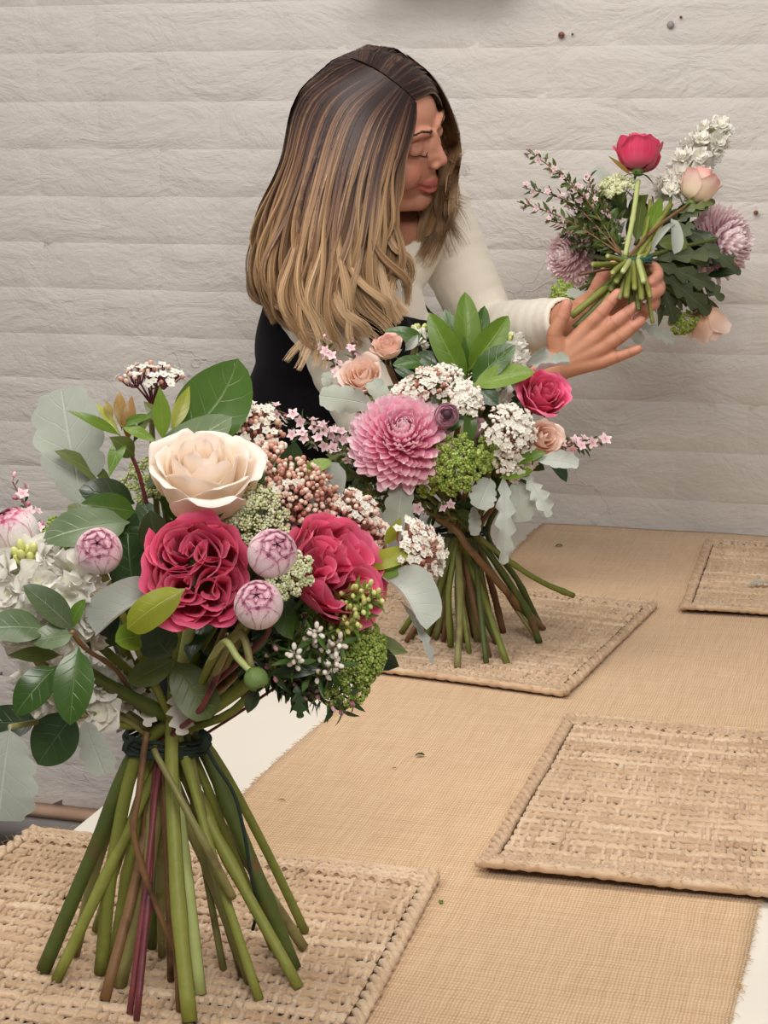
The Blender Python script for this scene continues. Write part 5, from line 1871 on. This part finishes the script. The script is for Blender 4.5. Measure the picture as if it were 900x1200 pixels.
# eyelashes and eyebrows follow the finished face
def on_face(pts, n, off):
    p = crom(pts, n)
    bb = np.linalg.norm(V - HC, axis=1) < .16
    vs, ns = V[bb], N_[bb]
    out = []
    for q in p:
        i = np.argsort(np.linalg.norm(vs - q, axis=1))[:6]
        out.append(vs[i].mean(0) + nrm(ns[i].mean(0)) * off)
    out = np.array(out)
    out[1:-1] = (out[:-2] + out[1:-1] * 2 + out[2:]) / 4
    return out


M_LASH = m_plain('lash', '1c1210', .6)
M_BROW = m_plain('brow_hair', '4e372c', .7)
for s in (-1, 1):
    p = on_face([H(s * .0195, .086, -.001), H(s * .024, .088, -.0045), H(s * .031, .088, -.0065), H(s * .040, .082, -.0045), H(s * .048, .074, .001)], 16, .0003)
    m = MB().add(tube(p - PO, .0009 * np.sin(np.linspace(.35, 2.8, 16)) ** .6, 5))
    for k in range(3, 16):
        d_ = np.array([s * .05 * (k - 5), .75, -.75]) @ HAX
        m.add(tube([p[k] - PO, p[k] - PO + d_ * .0025, p[k] - PO + d_ * .0048 + hu * .0008], [.0003, .00025, .0001], 3, False))
    link('eyelashes', m, M_LASH, per)
    p = on_face([H(s * .013, .096, .030), H(s * .024, .094, .036), H(s * .036, .086, .038), H(s * .050, .070, .031)], 30, .0004)
    m = MB()
    for k in range(29):
        for j in range(4):
            q = p[k] - PO + hu * rng.normal(0, .0012)
            dd = nrm(p[k + 1] - p[k]) * .006 + hu * rng.uniform(0, .0018)
            m.add(tube([q, q + dd * .5, q + dd], [.0004, .0004, .0001], 3, False))
    link('eyebrow', m, M_BROW, per)


def keep_faces(V, Q, keep):
    return Q[keep[Q].all(1)]


def compact(V, N_, Q):
    used = np.zeros(len(V), bool)
    used[Q.ravel()] = True
    idx = np.cumsum(used) - 1
    return V[used], N_[used], idx[Q]


def seg_param(V, a, b_):
    ab = b_ - a
    t_ = np.clip(((V - a) @ ab) / (ab @ ab), -.2, 1.2)
    return t_, np.linalg.norm(V - (a + t_[:, None] * ab), axis=1)


# cream top
V, N_, Q, T = remeshed(torso(.004) + arms(.0065, .62, .93) + [cap([NB - tu * .03, NB + tu * .012 + (HC - NB) * .05], [.066, .060])], .0048, 6)
disp = np.zeros(len(V))
for a_, c_, k0 in ((SL, EL, 0), (EL, WL, 1), (SR, ER, 2), (ER, WR, 3)):
    t_, d_ = seg_param(V, a_, c_)
    L_ = np.linalg.norm(c_ - a_)
    m_ = (d_ < .075) * sstep(-.1, .15, t_)
    ang = (V @ nrm(np.cross(c_ - a_, [0.2, .3, 1]))) * 55
    disp += m_ * (.0004 * np.sin(t_ * L_ / .015 * 2 * pi / 1.6 + 2.2 * np.sin(ang * .7) + k0) + .0007 * np.sin(t_ * L_ / .011 + ang))
V = V + N_ * disp[:, None]
keep = np.ones(len(V), bool)


def cut(val, g, near=None, w=.0115):
    """trim cloth where val > 0 and draw its border onto the cut line."""
    global V, keep
    near = np.ones(len(V), bool) if near is None else near
    band = near & (val > 0) & (val < w)
    V = V - np.where(band, val, 0)[:, None] * g
    keep &= ~(near & (val >= w))


nd = nrm(HC - NB)
cut(((V - NB) @ nd) - .004, nd, np.linalg.norm(np.cross(V - NB, nd), axis=1) < .10)
for a_, c_, e_ in ((EL, WL, .94), (ER, WR, .63)):
    t_, d_ = seg_param(V, a_, c_)
    ld = nrm(c_ - a_)
    cut(((V - a_) @ ld) - e_ * np.linalg.norm(c_ - a_), ld, d_ < .06)
keep &= ((V - PEL) @ pu) > -.05
Q = keep_faces(V, Q, keep)
V, N_, Q = compact(V, N_, Q)
t = NT('cream_ribbed_jersey')
gp = t.obj()
mp_ = t.n('ShaderNodeMapping')
mp_.inputs['Scale'].default_value = (260, 260, 60)
t.put(mp_.inputs[0], gp)
nz = t.noise(1.0, 2, mp_.outputs[0])
M_TOP = t.fin(t.mix(t.noise(14, 2), srgb('e4dccb'), srgb('eee8da')), .85, t.bump(nz, .25, .0012), 0, .2, .3)
so = pmesh('cream_top', V, Q, None, M_TOP)
s_ = so.modifiers.new('thick', 'SOLIDIFY')
s_.thickness = .003
s_.offset = 1
# black dress
skirt = [cap([PEL + [0, 0, .02], PEL + np.array([-.02, 0, -.12]), np.array([PEL[0] - .06, PEL[1] + .02, .44])], [.150, .165, .185], 20, 28)]
V, N_, Q, T = remeshed(torso(.0125) + skirt, .0055, 6)
V = V + N_ * (.0022 * np.sin(V[:, 2] * 60 + 9 * V[:, 0] + 3 * np.sin(V[:, 1] * 25)) * sstep(1.25, 1.0, V[:, 2]))[:, None]
loc = (V - CHE) @ TAX.T
keep = np.ones(len(V), bool)
cut(loc[:, 2] - (.070 + .30 * np.clip(np.abs(loc[:, 0]) - .055, 0, .06)), tu, None, .012)
cut(np.minimum(np.abs(loc[:, 0]) - .125, loc[:, 2] - .02), np.sign(loc[:, :1]) * tl[None], None, .012)
cut(.46 - V[:, 2], np.array([0, 0, -1.0]), None, .012)
Q = keep_faces(V, Q, keep)
V, N_, Q = compact(V, N_, Q)
t = NT('black_wool')
M_DRESS = t.fin(srgb('0d0c10'), .9, t.bump(t.noise(500, 2), .3, .001), 0, .12, .03)
do = pmesh('black_dress', V, Q, None, M_DRESS)
s_ = do.modifiers.new('thick', 'SOLIDIFY')
s_.thickness = .003
s_.offset = 1
# shoes
for f_ in ft:
    V, N_, Q, T = remeshed([cap([f_ + [-.03, 0, .04], f_ + [.05, 0, .042], f_ + [.16, 0, .036]], [.042, .042, .034]), tube([f_ + [-.02, 0, 0.001], f_ + [-.02, 0, .05]], .038, 16), tube([f_ + [.12, 0, 0.001], f_ + [.12, 0, .05]], .036, 16)], .006, 3)
    pmesh('shoe', V, Q, T, m_plain('black_leather', '17161a', .4))

# ------------------------------------------------------------------ hair
GUIDES = [  # from the front of the near side, round the back, to the front of the far side
    [(487, 121, 2.665), (484, 150, 2.640), (472, 192, 2.628), (464, 238, 2.630), (466, 272, 2.640), (472, 300, 2.650), (464, 330, 2.650)],
    [(481, 115, 2.655), (470, 150, 2.622), (456, 200, 2.606), (446, 255, 2.606), (446, 305, 2.618), (456, 345, 2.625), (470, 372, 2.630)],
    [(473, 107, 2.650), (452, 145, 2.606), (436, 200, 2.590), (424, 262, 2.588), (420, 315, 2.596), (430, 358, 2.604), (452, 388, 2.610)],
    [(464, 100, 2.648), (432, 140, 2.602), (412, 200, 2.584), (398, 270, 2.580), (392, 330, 2.586), (398, 375, 2.590), (418, 402, 2.600)],
    [(454, 93, 2.650), (412, 132, 2.606), (388, 200, 2.586), (372, 278, 2.580), (366, 340, 2.584), (372, 385, 2.588), (352, 428, 2.590)],
    [(443, 86, 2.655), (392, 125, 2.618), (366, 200, 2.596), (346, 278, 2.590), (338, 335, 2.592), (350, 380, 2.594), (372, 402, 2.60)],
    [(432, 80, 2.662), (376, 120, 2.640), (350, 195, 2.620), (328, 265, 2.612), (316, 318, 2.612), (326, 358, 2.616), (350, 376, 2.62)],
    [(421, 75, 2.675), (362, 116, 2.670), (340, 190, 2.655), (317, 255, 2.648), (304, 305, 2.650), (312, 348, 2.655), (334, 366, 2.66)],
    [(412, 71, 2.700), (352, 112, 2.710), (333, 188, 2.700), (309, 245, 2.698), (299, 296, 2.700), (306, 340, 2.700), (322, 362, 2.70)],
    [(411, 70, 2.725), (356, 104, 2.770), (338, 180, 2.770), (318, 248, 2.765), (310, 296, 2.765), (318, 335, 2.76), (332, 352, 2.75)],
    [(413, 70, 2.740), (386, 78, 2.810), (370, 160, 2.830), (360, 240, 2.825), (360, 300, 2.82), (370, 340, 2.80), (390, 360, 2.79)],
    [(420, 72, 2.735), (432, 56, 2.815), (440, 120, 2.855), (430, 210, 2.850), (425, 280, 2.84), (430, 320, 2.83), (440, 340, 2.82)],
    [(430, 76, 2.725), (462, 58, 2.790), (492, 110, 2.840), (500, 190, 2.840), (494, 250, 2.83), (482, 292, 2.82), (474, 314, 2.81)],
    [(444, 83, 2.715), (482, 70, 2.765), (514, 116, 2.800), (527, 180, 2.805), (522, 238, 2.80), (508, 282, 2.79), (496, 308, 2.78)],
    [(459, 94, 2.700), (494, 82, 2.735), (522, 122, 2.765), (535, 178, 2.775), (530, 228, 2.775), (526, 262, 2.77), (536, 300, 2.76)],
    [(473, 105, 2.685), (504, 98, 2.700), (524, 132, 2.735), (534, 165, 2.750), (530, 200, 2.750), (530, 235, 2.750), (548, 268, 2.745)],
    [(485, 117, 2.672), (502, 112, 2.672), (511, 138, 2.700), (518, 160, 2.740), (526, 176, 2.752), (535, 183, 2.755), (542, 177, 2.752)],
]
NS = 30


def scalp_hit(px, py):
    """point of the scalp in the direction of a hair root."""
    o_, d_ = CP, P(px, py, 1.0) - CP
    best = None
    for c, r in (((0, -.012, .030), (.074, .094, .086)), ((0, .030, .036), (.060, .052, .054))):
        rr = np.asarray(r) * HS + .003
        a = ((o_ - H(*c)) @ HAX.T) / rr
        d2 = (d_ @ HAX.T) / rr
        A2, B2_, C2 = d2 @ d2, 2 * a @ d2, a @ a - 1
        disc = max(0, B2_ * B2_ - 4 * A2 * C2)
        k = (-B2_ - sqrt(disc)) / (2 * A2)
        if best is None or (disc > 0 and k < best):
            best = k
    return o_ + d_ * best


GP = np.array([crom([scalp_hit(g[0][0], g[0][1])] + [P(*q) for q in g[1:]], NS) for g in GUIDES])      # guides x samples x 3
ng = len(GP)
HMID = np.array([H(0, -.015, .01)])


def guide_at(x):
    """smooth interpolation across the guides; x array in 0..ng-1."""
    i = np.clip(x.astype(int), 0, ng - 2)
    f = (x - i)[:, None, None]
    f = f * f * (3 - 2 * f) * .5 + f * .5
    return GP[i] * (1 - f) + GP[i + 1] * f


def outward(p):
    """outward direction from the vertical axis of the hair mass, per sample."""
    ax = np.linspace(0, 1, NS)
    c = np.array([H(0, -.02, .03) * (1 - t_) + P(420, 320, 2.74) * t_ for t_ in np.clip((ax - .15) / .7, 0, 1)])
    d_ = p - c
    return d_ / (np.linalg.norm(d_, axis=-1, keepdims=True) + 1e-9)


def push(p, g):
    """keep hair outside the scalp."""
    for c, r in (((0, -.012, .030), (.074, .094, .086)), ((0, .030, .036), (.060, .052, .054))):
        ctr = H(*c)
        rr = np.asarray(r) * HS + g
        q = ((p - ctr) @ HAX.T) / rr
        n_ = np.linalg.norm(q, axis=-1, keepdims=True)
        q = np.where(n_ < 1, q / (n_ + 1e-9), q)
        p = ctr + (q * rr) @ HAX
    return p


# inner mass
xs = np.linspace(0, ng - 1, 90)
S = guide_at(xs)
S = push(S - outward(S) * .011, .002)
tv = np.linspace(0, 1, NS)
keepn = int(NS * .80)
S = S[:, :keepn]
nV = S.reshape(-1, 3)
Aa = np.zeros((len(nV), 4))
Aa[:, 1] = np.tile(tv[:keepn], 90)
Aa[:, 2] = .25
i_, j_ = np.meshgrid(np.arange(89), np.arange(keepn - 1), indexing='ij')
i_, j_ = i_.ravel(), j_.ravel()
Qh = np.stack([i_ * keepn + j_, (i_ + 1) * keepn + j_, (i_ + 1) * keepn + j_ + 1, i_ * keepn + j_ + 1], -1)
t = NT('ombre_hair')
u_, v_, r_, w_ = t.attr()
mpc = t.n('ShaderNodeCombineXYZ')
sh_ = t.math('ADD', v_, t.math('MULTIPLY', t.math('SUBTRACT', r_, .56), .50))
cc = t.ramp(sh_, [(.02, srgb('2a1c1a')), (.18, srgb('452f29')), (.34, srgb('6f513e')), (.52, srgb('957352')), (.8, srgb('b39069')), (1.0, srgb('caac88'))])
M_HAIR = t.fin(cc, .5, None, 0, .35)
t.b.inputs['Anisotropic'].default_value = .4
hm = MB().add((nV - PO, Aa, Qh, None))
hair = link('hair', hm, M_HAIR, per)
# locks
nst = 9500
x = np.concatenate([rng.uniform(0, 9.5, int(nst * .70)), rng.uniform(9.5, ng - 1, nst - int(nst * .70))])
cl = np.round(x * 7) / 7                     # clumps
xx = np.clip(cl + (x - cl) * .75, 0, ng - 1.001)
S = guide_at(xx)
cid = (cl * 7).astype(int)
crng = np.random.default_rng(11)
cph = crng.uniform(0, 6.28, (cid.max() + 2, 4))
cam_ = crng.uniform(.4, 1.2, cid.max() + 2)
tt = np.linspace(0, 1, NS)[None]
O = outward(S)
tang = np.gradient(S, axis=1)
tang /= np.linalg.norm(tang, axis=2, keepdims=True) + 1e-9
SD = np.cross(tang, O)
amp = (sstep(.22, .70, tt) * cam_[cid][:, None])
wav = amp * (.0150 * np.sin(10.5 * tt + cph[cid, 0][:, None]) + .003 * np.sin(19 * tt + cph[cid, 1][:, None]))
wavo = amp * (.012 * np.sin(9.5 * tt + cph[cid, 2][:, None]))
lay = (rng.uniform(-.004, .0065, nst) - rng.uniform(0, .013, nst) * sstep(11, 12.5, xx))[:, None] * (.35 + .65 * sstep(0, .3, tt))
fly = rng.normal(0, 1, nst)[:, None] * .0035 * sstep(.3, 1, tt) + crng.normal(0, .014, cid.max() + 2)[cid][:, None] * sstep(.5, 1.05, tt) ** 1.5
ln = np.clip(rng.normal(.95, .11, nst), .55, 1.06)
S = S + SD * (wav + fly)[..., None] + O * (lay + wavo)[..., None]
# vary the length by resampling along each strand
ti = np.clip(np.linspace(0, 1, NS)[None] * np.minimum(ln, 1)[:, None] * (NS - 1), 0, NS - 1.001)
i0 = ti.astype(int)
fr_ = (ti - i0)[..., None]
rows = np.arange(nst)[:, None]
S = S[rows, i0] * (1 - fr_) + S[rows, i0 + 1] * fr_
S = push(S, .004 + np.clip(lay, 0, 1)[..., None] * .8)
rad = rng.uniform(.00055, .0013, nst)[:, None] * (1 - .75 * sstep(.7, 1, tt)) * (.55 + .45 * sstep(0, .15, tt))
O2 = outward(S)
tang = np.gradient(S, axis=1)
tang /= np.linalg.norm(tang, axis=2, keepdims=True) + 1e-9
SD = np.cross(tang, O2)
ring = np.stack([S + SD * rad[..., None], S - SD * rad[..., None]], 2)      # flat ribbons
V = ring.reshape(-1, 3)
A = np.zeros((len(V), 4))
A[:, 1] = np.repeat((tt * (1 + .35 * sstep(11, 13, xx))[:, None]).ravel(), 2)
srnd = np.clip(.5 + .17 * rng.normal(0, 1, nst) + .30 * np.sin(cph[cid, 3]), 0, 1)
A[:, 2] = np.repeat(srnd, NS * 2)
base_ = ((np.arange(nst)[:, None] * NS + np.arange(NS - 1)[None]) * 2).ravel()
Qs = np.stack([base_, base_ + 1, base_ + 3, base_ + 2], -1)
tag(link('hair_strands', MB().add((V - PO, A, Qs, None)), M_HAIR, hair), None, None, None, 'stuff')
